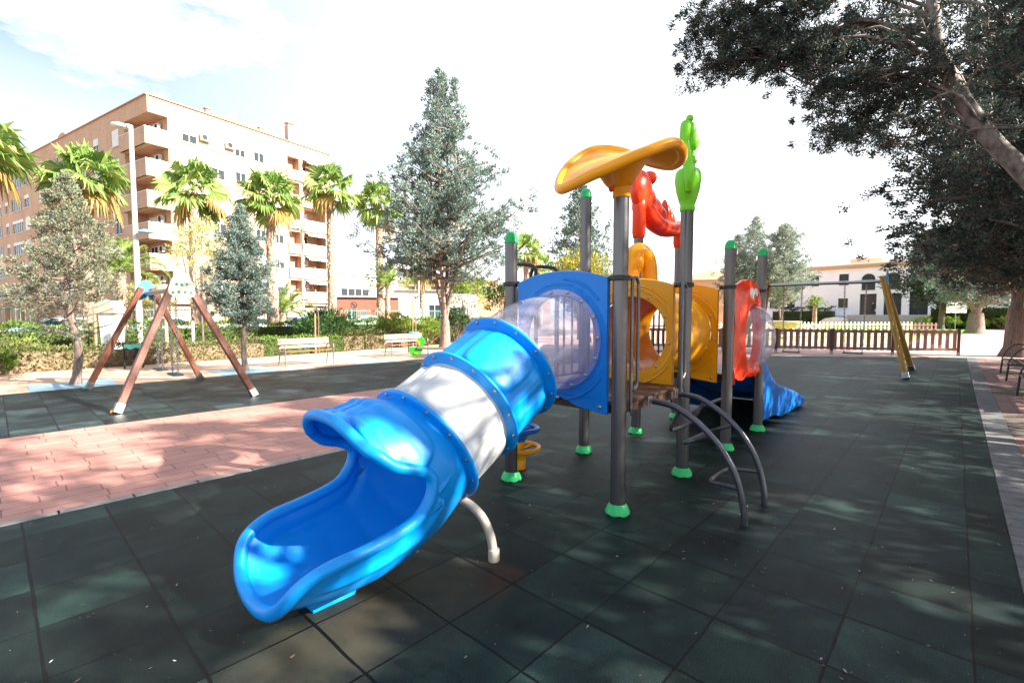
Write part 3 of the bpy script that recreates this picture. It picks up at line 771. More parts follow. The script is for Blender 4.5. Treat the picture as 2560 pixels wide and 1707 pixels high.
# even out and round the rolled rim
E = np.array(edge)
for _ in range(3): E = 0.25 * np.roll(E, 1, 0) + 0.5 * E + 0.25 * np.roll(E, -1, 0)
d = np.linalg.norm(np.roll(E, -1, 0) - E, axis=1); cum = np.concatenate([[0], np.cumsum(d)]); tot = cum[-1]
Ec = np.vstack([E, E[:1]]); smp = np.linspace(0, tot, 261)[:-1]
Er = np.stack([np.interp(smp, cum, Ec[:, k]) for k in range(3)], 1)
b.loop(list(Er), 0.032, 12)
CH = b.build('slide_exit', M['blue'], PS, True, 75)
sol = CH.modifiers.new('wall', 'SOLIDIFY'); sol.thickness = 0.006; sol.offset = 0
flange(F[2], TR, M['blue'], CH, 0.0, 0.032)
b = MB(); b.prism([(1.12, 0.0), (1.36, 0.0), (1.42, 0.13), (1.05, 0.11)], (0, 2.51, 0), (1, 0, 0), (0, 0, 1), (0, 1, 0), 0.05, 0.01)
b.prism([(1.12, 0.0), (1.36, 0.0), (1.42, 0.13), (1.05, 0.11)], (0, 2.64, 0), (1, 0, 0), (0, 0, 1), (0, 1, 0), 0.05, 0.01)
b.box((1.14, 2.555, 0.062), (0.05, 0.13, 0.12)); b.build('slide_foot', M['blue'], CH, True, 40)
b = MB()
for sg in (-1,):
    b.tube(smoothpts([(2.07, YC + sg * 0.0, 0.385), (2.085, YC + sg * 0.10, 0.375), (2.12, YC + sg * 0.22, 0.345), (2.15, YC + sg * 0.31, 0.27), (2.17, YC + sg * 0.365, 0.15), (2.178, YC + sg * 0.382, 0.0)], 6), 0.030, 16)
    b.lathe([(0.036, 0), (0.038, 0.004), (0.038, 0.075), (0.036, 0.078), (0.030, 0.078)], (2.178, YC + sg * 0.384, 0.0), n=20)
b.build('slide_leg', M['cream'], PS, True, 50)

# ---------------- arched climber
b = MB()
arc = [(1.90, 0.862), (1.80, 0.856), (1.68, 0.83), (1.51, 0.735), (1.40, 0.645), (1.32, 0.56), (1.235, 0.43), (1.185, 0.31), (1.150, 0.17), (1.135, 0.06), (1.13, -0.02)]
xa, xb = 3.865, 4.40
LD = thing
for xx in (xa, xb):
    b = MB(); b.tube(smoothpts([(xx, y, z) for y, z in arc], 5), 0.0255, 14); CL = b.build('climber_rail', M['ladder'], PS, True, 60)
    b = MB(); b.box((xx, 1.925, 0.862), (0.075, 0.012, 0.085), bev=0.004); b.build('bracket', M['steel'], CL)
def rung(y, z, dy, dz, inset=0.14):
    A, B = V3(xa, y, z), V3(xb, y, z); d = V3(0, dy, dz)
    pts = [A, A * 0.96 + B * 0.04 + d * 0.55, A + (B - A) * inset + d, A + (B - A) * (1 - inset) + d, A * 0.04 + B * 0.96 + d * 0.55, B]
    b = MB(); b.tube(smoothpts(pts, 5), 0.0165, 12); b.build('rung', M['ladder'], PS, True, 60)
rung(1.66, 0.82, 0.10, -0.20); rung(1.40, 0.645, 0.22, -0.10, 0.05); rung(1.175, 0.27, 0.24, -0.01)
# grab rails beside the climber
for (x0, x1) in ((3.500, 3.605), (4.47, 4.555)):
    b = MB(); y = 1.915
    pts = [(x0, y, 0.82), (x0, y, 1.0), (x0, y, 1.80), (x0 + 0.004, y, 1.88), (x0 + 0.025, y, 1.905), ((x0 + x1) / 2, y, 1.912), (x1 - 0.03, y, 1.905), (x1 - 0.004, y, 1.87), (x1, y, 1.80), (x1, y, 1.12), (x1 - 0.006, y, 1.04), (x1 - 0.04, y, 1.005), (x0 + 0.02, y, 1.0)]
    b.tube(smoothpts(pts, 4), 0.0145, 12)
    b.box((x0, y - 0.012, 0.845), (0.042, 0.008, 0.10), bev=0.003)
    b.tube([(x0, y, 1.905), (XS[0] + (0.055 if x0 < 4 else 1.21), YA, 1.905)], 0.017, 10)
    b.build('grab_rail', M['rail'], PS, True, 60)
# black climbing arch on the far side of the first deck
for xx in (3.80, 4.16):
    b = MB(); b.tube(smoothpts([(xx, 3.17, 0.86), (xx, 3.17, 1.6), (xx, 3.17, 2.0), (xx, 3.19, 2.085), (xx, 3.26, 2.12), (xx, 3.46, 2.14), (xx, 3.53, 2.10), (xx, 3.56, 1.95), (xx, 3.66, 1.3), (xx, 3.76, 0.6), (xx, 3.80, 0.0)], 6), 0.020, 12)
    CA = b.build('climbing_arch', M['black'], PS, True, 60)
for z, y in ((0.35, 3.775), (0.7, 3.745), (1.05, 3.695), (1.4, 3.645)):
    b = MB(); b.tube([(3.80, y, z), (4.16, y, z)], 0.016, 10); b.build('arch_rung', M['black'], PS, True, 60)

# ---------------- yellow leaf roof over the front post
cx_, cy_ = XS[0] - 0.02 * RT[0], YA - 0.02 * RT[1]
SH = MB()
ph0 = math.atan2(RT[1], RT[0])                          # direction that the photo shows as right
RQ = [-180, -150, -110, -75, -45, -15, 15, 45, 75, 105, 135, 180]; RZ = [2.60, 2.57, 2.62, 2.74, 2.86, 2.82, 2.80, 2.90, 3.04, 3.07, 2.91, 2.60]
RT_ = np.interp((np.arange(360) + 180) % 360 - 180, RQ, RZ)
for _ in range(220): RT_ = 0.25 * np.roll(RT_, 1) + 0.5 * RT_ + 0.25 * np.roll(RT_, -1)
def roofz(r, ph):
    q = math.degrees(ph - ph0) % 360; i = int(q) % 360; f = q - int(q)
    zr = RT_[i] * (1 - f) + RT_[(i + 1) % 360] * f
    k = (r / 0.445) ** 1.7
    return 2.86 * (1 - k) + zr * k
def roofR(ph): return 0.445 * (1 + 0.05 * math.cos(2 * (ph - ph0)))
NR, NP = 22, 97
def roof(side):
    def fn(i, j):
        ph = 2 * PI * j / (NP - 1); r = roofR(ph) * i / (NR - 1)
        z = roofz(r, ph) + (0.02 if side else -0.02)
        if not side: z -= 0.22 * sstep(0.20, 0.065, r)     # funnel towards the post
        if side: z -= 0.035 * sstep(0.45, 0.0, r)
        return (cx_ + r * math.cos(ph), cy_ + r * math.sin(ph), z)
    return fn
SH.grid(roof(1), NR, NP); 
def under(i, j):
    ph = 2 * PI * j / (NP - 1); rr = roofR(ph); r = 0.062 + (rr - 0.062) * i / (NR - 1)
    z = roofz(r, ph) - 0.02; z0 = 2.60 
    k = sstep(0.26, 0.062, r); z = z * (1 - k) + z0 * k
    return (cx_ + r * math.cos(ph), cy_ + r * math.sin(ph), z)
SH.grid(under, NR, NP)
SH.loop([(cx_ + roofR(p) * math.cos(p), cy_ + roofR(p) * math.sin(p), roofz(roofR(p), p)) for p in np.linspace(0, 2 * PI, 97)[:-1]], 0.041, 12)
SH.lathe([(0.064, -0.06), (0.069, -0.055), (0.069, 0.06), (0.075, 0.08)], (XS[0], YA, 2.585), n=32)
RF = SH.build('leaf_roof', M['yellow'], PS, True, 70)
b = MB(); b.ball((cx_ - 0.062 * RT[0] + 0.0, cy_ - 0.062 * RT[1], 2.60), (0.022, 0.022, 0.03), 14, 10); b.ball((cx_ + 0.07 * RT[0], cy_ + 0.07 * RT[1], 2.585), (0.02, 0.02, 0.028), 14, 10)
b.build('roof_plug', M['red'], RF, True, 180)
# ---------------- lime finial on the ladder post: cup, stalk, leaf and beads
px, py = XS[1], YA
b = MB()
b.lathe([(0.064, 0.0), (0.071, 0.01), (0.071, 0.05), (0.066, 0.058), (0.085, 0.11), (0.11, 0.2), (0.123, 0.30), (0.118, 0.37), (0.10, 0.40), (0.05, 0.385), (0.0, 0.36)], (px, py, 2.61), n=36)
rt, fw = RT, FW
def fp(s, d, z): return V3(px, py, 2.61 + (z - 2.61) * 0.88) + rt * s - fw * d      # s right, d towards the photo
b.tube(smoothpts([fp(-.025, .10, 2.80), fp(-.03, .125, 2.92), fp(-.028, .10, 3.05), fp(-.035, .05, 3.2), fp(-.045, .02, 3.35), fp(-.04, .02, 3.50), fp(-.028, .0, 3.56)], 6), [0.032 + 0.020 * min(1, k / 8) for k in range(37)], 14)
for (s, d, z, a, c) in ((0.005, 0, 3.62, 0.036, 0.036), (0.035, -.03, 3.50, 0.045, 0.085), (0.058, -.04, 3.38, 0.055, 0.085), (0.05, -.05, 3.29, 0.03, 0.04), (-.05, .02, 3.42, 0.035, 0.11)):
    b.ball(fp(s, d, z), (a, a, c), 16, 12)
for k in range(5):
    b.ball(fp(0.052 + 0.012 * (k % 2), -.04, 3.22 - 0.045 * k), (0.036, 0.034, 0.032), 12, 8)
    b.ball(fp(0.03, -.03, 3.20 - 0.05 * k), (0.024, 0.024, 0.028), 12, 8)
b.build('leaf_finial', M['lime'], PS, True, 180)
# ---------------- red figure joining the two rear posts
def rz3(x, y):                                           # silhouette traced on the plane of the rear posts, own thickness below
    D = ((1360 + x / 3.5625) / 1.0884, (260 + y / 3.5625) / 1.0884)
    f_ = 1103.0; xx = (D[0] - 1176) / f_; yy = -(D[1] - 784) / f_
    cp, sp = math.cos(pt), math.sin(pt); Fd = cp + yy * sp; U = -sp + yy * cp
    d = FW * Fd + RT * xx + V3(0, 0, U); t = YB / d[1]; p = d * t + V3(0, 0, 1.62); return (p[0], p[2])
b = MB()
for key in ('e', 'f'):
    x = XS[2] if key == 'e' else XS[3]
    b.lathe([(0.064, 0), (0.078, 0.01), (0.08, 0.05), (0.086, 0.06), (0.086, 0.36 if key == 'e' else 0.2), (0.095, 0.40 if key == 'e' else 0.24), (0.09, 0.5 if key == 'e' else 0.32), (0.05, 0.56 if key == 'e' else 0.37), (0, 0.57 if key == 'e' else 0.38)], (x, YB, 2.62), n=30)
sw = smoothpts([(5.92, YB, 3.18), (6.02, YB, 3.10), (6.16, YB, 2.98), (6.36, YB, 2.89), (6.62, YB, 2.85), (6.9, YB, 2.87), (7.15, YB, 2.93)], 6)
b.tube(sw, [0.10 + 0.03 * math.sin(PI * k / (len(sw) - 1)) for k in range(len(sw))], 16)
for (x, y, rx, rz_) in ((868, 775, .23, .27), (905, 860, .22, .2), (965, 965, .24, .22), (1010, 1000, .17, .16), (930, 665, .07, .10)):
    X, Zz = rz3(x, y); b.ball((X, YB, Zz), (rx, 0.12, rz_), 20, 14)
for (x, y, rx, rz_) in ((1062, 985, .085, .21), (1090, 1000, .085, .16), (1120, 1040, .09, .13), (1045, 1000, .08, .17)):
    X, Zz = rz3(x, y); b.ball((X, YB - 0.02, Zz), (rx, 0.05, rz_), 14, 10)
b.build('red_arch', M['red'], PS, True, 180)

# ---------------- red bubble panel on the side of the second deck
def red_poly():
    P = []; x0, x1 = 5.985, 7.085; xc = (x0 + x1) / 2
    top = [(x0, 1.76), (x0 + 0.03, 1.87), (x0 + 0.14, 1.97), (xc - 0.2, 2.035), (xc, 2.05), (xc + 0.2, 2.03), (x1 - 0.12, 1.96), (x1 - 0.02, 1.85), (x1, 1.72)]
    right = [(x1 - 0.03, 1.60), (x1 - 0.05, 1.48), (x1 - 0.01, 1.30), (x1, 1.1), (x1 - 0.01, 0.95), (x1, 0.86)]
    bot = []
    for k in range(33):
        s = k / 32; bot.append((x1 - 0.005 - (x1 - x0 - 0.01) * s, 0.825 + 0.028 * math.cos(2 * PI * 3.5 * s) - 0.035 * abs(2 * s - 1)))
    left = [(x0, 0.95), (x0 + 0.01, 1.1), (x0 + 0.02, 1.3), (x0 + 0.06, 1.48), (x0 + 0.04, 1.60)]
    return (top + right + bot + left)[::-1]
bc = (6.63, 1.325)
def red_relief(x, z):
    h = 0.0
    d = math.hypot((x - bc[0]) / 0.76, z - bc[1])
    h += 0.055 * math.exp(-((d - 0.46) / 0.08) ** 2) + 0.04 * math.exp(-(((x - 6.14) / 0.07) ** 2 + ((z - 1.25) / 0.3) ** 2))
    h += 0.05 * math.exp(-(((x - 6.55) / 0.26) ** 2 + ((z - 1.87) / 0.11) ** 2))      # brow
    h += 0.05 * math.exp(-(((x - 6.58) / 0.09) ** 2 + ((z - 1.745) / 0.035) ** 2))     # nose
    h += 0.03 * math.sin(x * 16) * sstep(1.0, 0.88, z)
    return h
b = MB(); ring_panel(b, red_poly(), bc, 0.285, (0, YA, 0), (1, 0, 0), (0, 0, 1), (0, -1, 0), 0.05, red_relief, 0.385)
RP = b.build('bubble_panel', M['red'], PS, True, 50)
b = MB()
def domef(i, j):
    a = PI / 2 * i / 14; th = 2 * PI * j / 48
    return (bc[0] + 0.305 * math.cos(a) * math.cos(th), YA - 0.03 - 0.29 * math.sin(a), bc[1] + 0.405 * math.cos(a) * math.sin(th))
b.grid(domef, 15, 49); b.build('bubble_window', M['dome'], RP, True, 60)
bolts(RP, [(bc[0] + 0.33 * math.cos(R_(a)), YA - 0.075, bc[1] + 0.43 * math.sin(R_(a))) for a in range(0, 360, 36)], (0, -1, 0), 0.012)
bolts(RP, [(6.04, YA - 0.03, 0.87), (7.03, YA - 0.03, 0.87)], (0, -1, 0), 0.012)
for ex in (6.49, 6.64):
    b = MB(); b.ball((ex, YA - 0.075, 1.865), (0.068, 0.03, 0.078), 18, 12); e = b.build('eye', M['eye'], RP, True, 180)
    b = MB(); b.ball((ex + 0.02, YA - 0.098, 1.85), (0.024, 0.012, 0.032), 12, 8); b.build('pupil', M['pupil'], e, True, 180)
# far side safety panel and inner bars of the second deck
b = MB()
for k in range(7): b.tube([(6.05 + 0.165 * k, YB, 0.95), (6.05 + 0.165 * k, YB, 1.85)], 0.013, 8)
b.tube([(5.95, YB, 0.95), (7.12, YB, 0.95)], 0.017, 8); b.tube([(5.95, YB, 1.85), (7.12, YB, 1.85)], 0.017, 8)
b.build('railing', M['black'], PS, True, 60)
b = MB()
for k in range(4): b.tube([(4.1 + 0.15 * k, YB, 0.95), (4.1 + 0.15 * k, YB, 1.85)], 0.013, 8)
b.tube([(4.0, YB, 1.85), (4.62, YB, 1.85)], 0.016, 8); b.tube([(4.0, YB, 0.95), (4.62, YB, 0.95)], 0.016, 8)
b.build('railing', M['rail'], PS, True, 60)
# wide blue wave slide
sx = [7.15, 7.3, 7.55, 7.9, 8.3, 8.7, 9.05, 9.35, 9.62]; sz = [0.90, 0.80, 0.58, 0.41, 0.32, 0.225, 0.155, 0.12, 0.115]
wx = [7.15, 7.27, 7.54, 7.75, 7.96, 8.26, 8.74, 9.09, 9.4, 9.62]; wz = [1.12, 0.99, 0.77, 0.65, 0.575, 0.505, 0.40, 0.325, 0.24, 0.17]
b = MB(); NX = 44
xs_ = np.linspace(7.15, 9.62, NX)
def cross(x):
    zf, zr = lerp(x, sx, sz), lerp(x, wx, wz); y0, y1 = 1.93, 3.22
    zb = max(0.03, zf - 0.30 - 0.25 * sstep(8.0, 7.2, x)) if x > 7.6 else max(0.03, zf - 0.5)
    zb = min(zb, 0.12)
    P = [(y0 + 0.0, zb), (y0 - 0.015, zf * 0.5 + zb * 0.5), (y0, zf), (y0 - 0.02, zr - 0.05), (y0 - 0.01, zr - 0.01), (y0 + 0.025, zr + 0.008), (y0 + 0.06, zr - 0.012), (y0 + 0.075, zr - 0.06), (y0 + 0.09, (zf + zr) / 2), (y0 + 0.12, zf + 0.03), (y0 + 0.2, zf)]
    mid = [((y0 + y1) / 2 - 0.06, zf), ((y0 + y1) / 2, zf + 0.05), ((y0 + y1) / 2 + 0.06, zf)]
    return P + mid + [(y0 + y1 - q[0], q[1]) for q in P[::-1]]
C = [cross(x) for x in xs_]; K = len(C[0])
b.grid(lambda i, j: (xs_[i], C[i][j][0], C[i][j][1]), NX, K)
b.loop([(9.62 + 0.02, C[-1][j][0], C[-1][j][1]) for j in range(K)], 0.018, 8)
b.add([(9.62, p[0], p[1]) for p in C[-1]], [tuple(range(K))])
b.build('wave_slide', M['slideblue'], PS, True, 50)
# spinner beside the first tower, under the tube
SPN = thing('spinner', 'small yellow and blue spinning stand behind the tube slide and left grey post', 'spinner', (3.70, 3.30, 0))
def wheel(zc, r, m, nm, parent):
    b = MB(); sx_, sy_ = 3.70, 3.30
    b.loop([(sx_ + r * math.cos(a), sy_ + r * math.sin(a), zc) for a in np.linspace(0, 2 * PI, 49)[:-1]], 0.026, 10)
    for k in range(5):
        a = 2 * PI * k / 5; b.bar((sx_ + 0.03 * math.cos(a), sy_ + 0.03 * math.sin(a), zc - 0.03), (sx_ + r * math.cos(a), sy_ + r * math.sin(a), zc - 0.005), 0.045, 0.018, bev=0.006)
    b.lathe([(0.055, -0.10), (0.06, -0.09), (0.085, -0.03), (0.06, 0.0), (0.045, 0.08), (0.03, 0.1), (0, 0.1)], (sx_, sy_, zc - 0.03), n=20)
    return b.build(nm, m, parent, True, 50)
wheel(0.42, 0.185, M['slideblue'], 'hand_wheel', SPN); wheel(0.22, 0.20, M['yellow'], 'foot_plate', SPN)
b = MB(); b.lathe([(0.06, 0), (0.06, 0.1), (0.035, 0.13), (0.03, 0.40), (0, 0.40)], (3.70, 3.30, 0), n=16); b.build('stem', M['yellow'], SPN, True, 50)
# ------------------------------------------------------------------ swings
def make_swing(nm, label, feet0, feet1, apex0, apex1, beamz, mwood, plates, shoe):
    mid = [(feet0[0][k] + feet1[1][k]) / 2 for k in (0, 1)]
    t = thing(nm, label, 'swing set', (mid[0], mid[1], 0))
    for feet, apex, dirn in ((feet0, apex0, -1), (feet1, apex1, 1)):
        for i, ft in enumerate(feet):
            sg = -1 if ft[0] < apex[0] else 1
            top = V3(apex[0] + sg * 0.10, apex[1], beamz + 0.12); bot = V3(ft[0], ft[1], 0.10)
            d = (top - bot) / np.linalg.norm(top - bot); sd_ = np.cross(d, V3(0, 1, 0)); sd_ /= np.linalg.norm(sd_)
            b = MB()
            for q in (-0.034, 0.034): b.bar(bot + V3(0, q, 0) * 1.0, top + V3(0, q, 0), 0.062, 0.11, up=tuple(sd_), bev=0.01)
            lg = b.build('leg', mwood, t)
            b = MB(); b.bar(bot - d * 0.10, bot + d * 0.06, 0.145, 0.118, up=tuple(sd_), bev=0.004); b.build('shoe', shoe, lg)
    b = MB(); b.tube([(apex0[0], apex0[1] - 0.06, beamz), (apex1[0], apex1[1] + 0.06, beamz)], 0.048, 16); b.build('beam', M['steel'], t, True)
    for (poly, apex, dy, m) in plates:
        b = MB(); b.prism(poly, (apex[0], apex[1] + dy, beamz), (1, 0, 0), (0, 0, 1), (0, 1, 0), 0.025, 0.006); pl = b.build('end_board', m, t)
        for (x, z) in ((-.14, -.07), (-.05, -.06), (.05, -.06), (.14, -.07), (-.08, .08), (0, .07), (.08, .08)):
            b = MB(); b.lathe([(0.022, 0), (0.022, 0.008), (0.012, 0.014), (0, 0.015)], (apex[0] + x, apex[1] + dy + (0.0125 if dy > 0 else -0.0125), beamz + z), (0, 1 if dy > 0 else -1, 0), 10)
            b.build('stud', M['green'] if m is M['platewhite'] else M['cream'], pl)
    return t
heart = [(0, 0.30), (0.06, 0.285), (0.12, 0.22), (0.17, 0.12), (0.205, 0.0), (0.205, -0.09), (0.18, -0.14), (0.14, -0.16), (0.09, -0.15), (0.05, -0.11), (0.0, -0.09)]
heart = heart + [(-x, z) for x, z in heart[-2:0:-1]]
SW1 = make_swing('swing_set', 'brown timber swing frame with white heart-shaped end board on left rubber floor', [(1.36, 9.97), (3.42, 10.08)], [(1.39, 13.62), (3.44, 13.74)], (2.37, 10.42), (2.40, 13.32), 2.07, M['wood'], [(heart, (2.37, 10.42), -0.10, M['platewhite']), (heart, (2.40, 13.32), 0.10, M['plateblue'])], M['steel'])
for (x, y, m) in ((1.36, 9.97, mat('orange_cap', (0.6, .16, .02), .4)), (1.39, 13.62, M['green']), (3.44, 13.74, M['red'])):
    b = MB(); b.ball((x - 0.09 if x < 2 else x + 0.09, y, 0.03), 0.035, 12, 8); b.build('foot_knob', m, SW1, True, 180)
tri = [(0, 0.32), (0.09, 0.26), (0.2, 0.1), (0.25, -0.06), (0.2, -0.16), (-0.2, -0.16), (-0.25, -0.06), (-0.2, 0.1), (-0.09, 0.26)]
SW2 = make_swing('swing_set', 'ochre timber swing frame with steel crossbar in front of the brown slat fence', [(15.30, 0.86), (17.84, 0.88)], [(15.30, 4.98), (17.84, 5.0)], (16.55, 1.5), (16.55, 4.35), 2.50, M['yellowwood'], [(tri, (16.55, 1.5), -0.10, M['plateblue']), (tri, (16.55, 4.35), 0.10, M['yellowwood'])], M['steel'])
def swing_seat(label, x, yc, w, ztop, zseat, m, grp):
    t = thing('hanging_swing', label, 'swing', (x, yc, zseat), grp)
    b = MB(); b.box((x, yc, zseat), (0.19, w, 0.035), bev=0.014); b.build('seat', m, t)
    for sg in (-1, 1):
        b = MB(); y0 = yc + sg * (w / 2 - 0.03); y1 = yc + sg * (w / 2 + 0.015); n = int((ztop - zseat) / 0.05)
        for k in range(n):
            f = (k + 0.5) / n; p = V3(x, y0 + (y1 - y0) * f, zseat + (ztop - zseat) * f); r, h = 0.016, 0.033
            ax = (1, 0) if k % 2 else (0, 1)
            b.loop([(p[0] + ax[0] * r * math.cos(a), p[1] + ax[1] * r * math.cos(a), p[2] + h * math.sin(a)) for a in np.linspace(0, 2 * PI, 9)[:-1]], 0.008, 4)
        b.build('chain', M['steel'], t, True)
    return t
swing_seat('dark swing seat on chains nearest the white heart board', 2.38, 11.07, 0.46, 2.03, 0.45, M['rubberseat'], 'seats of the brown swing')
swing_seat('dark swing seat on chains farther from the white heart board', 2.39, 12.32, 0.46, 2.03, 0.45, M['rubberseat'], 'seats of the brown swing')
swing_seat('black swing seat on long chains hanging beside the right ochre legs', 16.55, 2.10, 0.48, 2.45, 0.50, M['rubberseat'], 'seats of the ochre swing')
swing_seat('black swing seat on long chains hanging nearest the red bubble panel', 16.55, 3.66, 0.48, 2.45, 0.45, M['rubberseat'], 'seats of the ochre swing')

# ------------------------------------------------------------------ benches
def park_bench(label, x0, x1, y0, y1, rz=0.0):
    t = thing('park_bench', label, 'bench', (x0, y0, 0), 'benches along the terracotta path')
    w = x1 - x0 + 0.1; xm = (x0 + x1) / 2
    for z, yy, m in ((0.455, y0 + 0.10, 0), (0.445, y0 + 0.22, 0), (0.44, y0 + 0.34, 0)):
        b = MB(); b.box((xm, yy, z), (w, 0.105, 0.03), bev=0.008); b.build('seat_slat', M['benchred'], t)
    for z, yy in ((0.58, y0 + 0.425), (0.70, y0 + 0.455), (0.795, y0 + 0.48)):
        b = MB(); b.box((xm, yy, z), (w, 0.028, 0.088), ax=(V3(1, 0, 0), V3(0, math.cos(-.25), math.sin(-.25)), V3(0, -math.sin(-.25), math.cos(-.25))), bev=0.008); b.build('back_slat', M['benchwood'], t)
    for x in (x0, x1):
        b = MB()
        b.tube(smoothpts([(x, y0 + 0.02, 0), (x, y0 + 0.03, 0.3), (x, y0 + 0.035, 0.55), (x, y0 + 0.07, 0.64), (x, y0 + 0.2, 0.66), (x, y0 + 0.46, 0.62)], 5), 0.022, 10)
        b.tube([(x, y0 + 0.53, 0), (x, y0 + 0.40, 0.42), (x, y0 + 0.52, 0.84)], 0.022, 10)
        b.tube([(x, y0 + 0.035, 0.42), (x, y0 + 0.41, 0.41)], 0.02, 10)
        b.build('bench_frame', M['benchmetal'], t, True, 60)
    return t
park_bench('pale wooden park bench left, behind the brown swing frame', 5.98, 7.52, 14.80, 15.3)
park_bench('wooden park bench on the right behind the green duck seesaw', 9.92, 11.55, 15.10, 15.6)
p = L(25.5, -11.9)
t = park_bench('low reddish bench half hidden behind the hedge by a palm trunk', p[0], p[0] + 1.7, p[1], p[1] + .5)
def iron_bench(label, xa, xb):
    t = thing('slat_bench', label, 'bench', (xa, -1.0, 0), 'dark benches on the right side strip')
    for k in range(4):
        b = MB(); b.box(((xa + xb) / 2, -1.03 - 0.125 * k, 0.405), (xb - xa + 0.04, 0.115, 0.035), bev=0.008); b.build('seat_slat', M['darkslat'], t)
    for k in range(2):
        b = MB(); b.box(((xa + xb) / 2, -1.56, 0.56 + 0.15 * k), (xb - xa + 0.04, 0.03, 0.11), bev=0.008); b.build('back_slat', M['darkslat'], t)
    for x in (xa, xb):
        b = MB()
        b.bar((x, -0.955, 0.0), (x, -0.985, 0.40), 0.09, 0.035, up=(0, 1, 0)); b.bar((x, -1.62, 0.0), (x, -1.50, 0.38), 0.06, 0.022, up=(0, 1, 0))
        b.bar((x, -0.96, 0.385), (x, -1.58, 0.385), 0.06, 0.02)
        b.tube(smoothpts([(x, -0.97, 0.40), (x, -1.02, 0.55), (x, -1.12, 0.72), (x, -1.25, 0.80), (x, -1.45, 0.78), (x, -1.62, 0.74)], 5), 0.015, 8)
        b.bar((x, -1.53, 0.39), (x, -1.60, 0.78), 0.05, 0.02, up=(0, 1, 0)); b.build('bench_frame', M['black'], t, True, 40)
    return t
iron_bench('dark slatted bench with thin metal armrests near the tree trunk', 16.5, 18.55)
iron_bench('nearer dark bench cut by the right edge with metal armrest', 11.6, 13.72)

# ------------------------------------------------------------------ bins, seesaw
def litter_bin(label, p, z0):
    t = thing('litter_bin', label, 'bin', (p[0], p[1], 0), 'litter bins by the path')
    b = MB(); b.lathe([(0.13, z0), (0.17, z0 + 0.03), (0.205, z0 + 0.40), (0.21, z0 + 0.43), (0.195, z0 + 0.43), (0.16, z0 + 0.05), (0, z0 + 0.05)], (p[0], p[1], 0), n=24); b.build('bucket', M['black'], t, True, 50)
    b = MB(); b.lathe([(0.214, z0 + 0.33), (0.224, z0 + 0.36), (0.222, z0 + 0.44), (0.2, z0 + 0.445), (0.19, z0 + 0.3)], (p[0], p[1], 0), n=24, wave=lambda i, a, r, h: (r + 0.006 * math.sin(7 * a), h + (0.03 * math.sin(5 * a + 1) if i == 0 else 0))); b.build('liner', plastic('teal_liner', (0.08, 0.5, 0.45), 0.4), t, True, 50)
    b = MB(); b.tube([(p[0] + .22, p[1] + .05, 0), (p[0] + .22, p[1] + .05, z0 + 0.5)], 0.025, 10); b.tube([(p[0] - .22, p[1] + .05, 0), (p[0] - .22, p[1] + .05, z0 + 0.5)], 0.025, 10); b.tube([(p[0] + .22, p[1] + .05, z0 + .42), (p[0] - .22, p[1] + .05, z0 + 0.42)], 0.02, 8); b.build('bin_stand', M['black'], t, True)
litter_bin('dark litter bin with teal bag seen through the brown swing legs', L(14.2, -11.22), 0.27)
litter_bin('litter bin with teal bag behind the right wooden bench', L(19.9, -4.08), 0.42)
t = thing('duck_seesaw', 'low wooden seesaw with green duck figure in front of the right bench', 'seesaw', (10.1, 13.9, 0))
duck = [(0, 0.0), (0.1, .02), (0.2, .08), (.27, .18), (.29, .28), (.30, .38), (.36, .46), (.38, .52), (.34, .60), (.25, .72), (.19, .62), (.12, .60), (.06, .55), (.1, .48), (.14, .42), (.12, .34), (.0, .32), (-.12, .33), (-.2, .32), (-.19, .2), (-.15, .1), (-.08, .03)]
for k in (0,):
    o_ = (10.0, 13.86, 0.13); b = MB(); b.prism(duck, o_, (RT[0], RT[1], 0), (0, 0, 1), (FW[0], FW[1], 0), 0.04, 0.008); d = b.build('duck_board', plastic('duck_green', (0.04, 0.42, 0.03), 0.4), t)
    b = MB(); b.prism([(.04, .5), (.12, .56), (.2, .5), (.18, .38), (.13, .42), (.15, .47)], V3(*o_) - FW * 0.03, (RT[0], RT[1], 0), (0, 0, 1), (FW[0], FW[1], 0), 0.02, 0.003)
    b.prism([(-.02, .08), (.12, .09), (.1, .13), (-.01, .12)], V3(*o_) - FW * 0.03, (RT[0], RT[1], 0), (0, 0, 1), (FW[0], FW[1], 0), 0.02, 0.003); b.build('duck_wing', M['yellow'], d)
e = V3(10.0, 13.86, 0) + RT * 2.7
b = MB(); b.bar((10.0 + .1 * RT[0], 13.86 + .1 * RT[1], 0.42), (e[0], e[1], 0.36), 0.11, 0.085, bev=0.012); b.build('plank', mat('grey_plank', (0.2, 0.17, 0.13), 0.7), t)
b = MB(); q = V3(10.0, 13.86, 0) + RT * 1.35; b.lathe([(0.14, 0), (0.14, 0.02), (0.07, 0.04), (0.06, 0.34), (0, 0.34)], q, n=16); b.build('pivot', M['black'], t, True, 40)
b = MB(); b.tube([(10.0 + RT[0] * .32, 13.86 + RT[1] * .32, .45), (10.0 + RT[0] * .32, 13.86 + RT[1] * .32, .66)], .015, 8); b.build('handle', M['steel'], t, True)

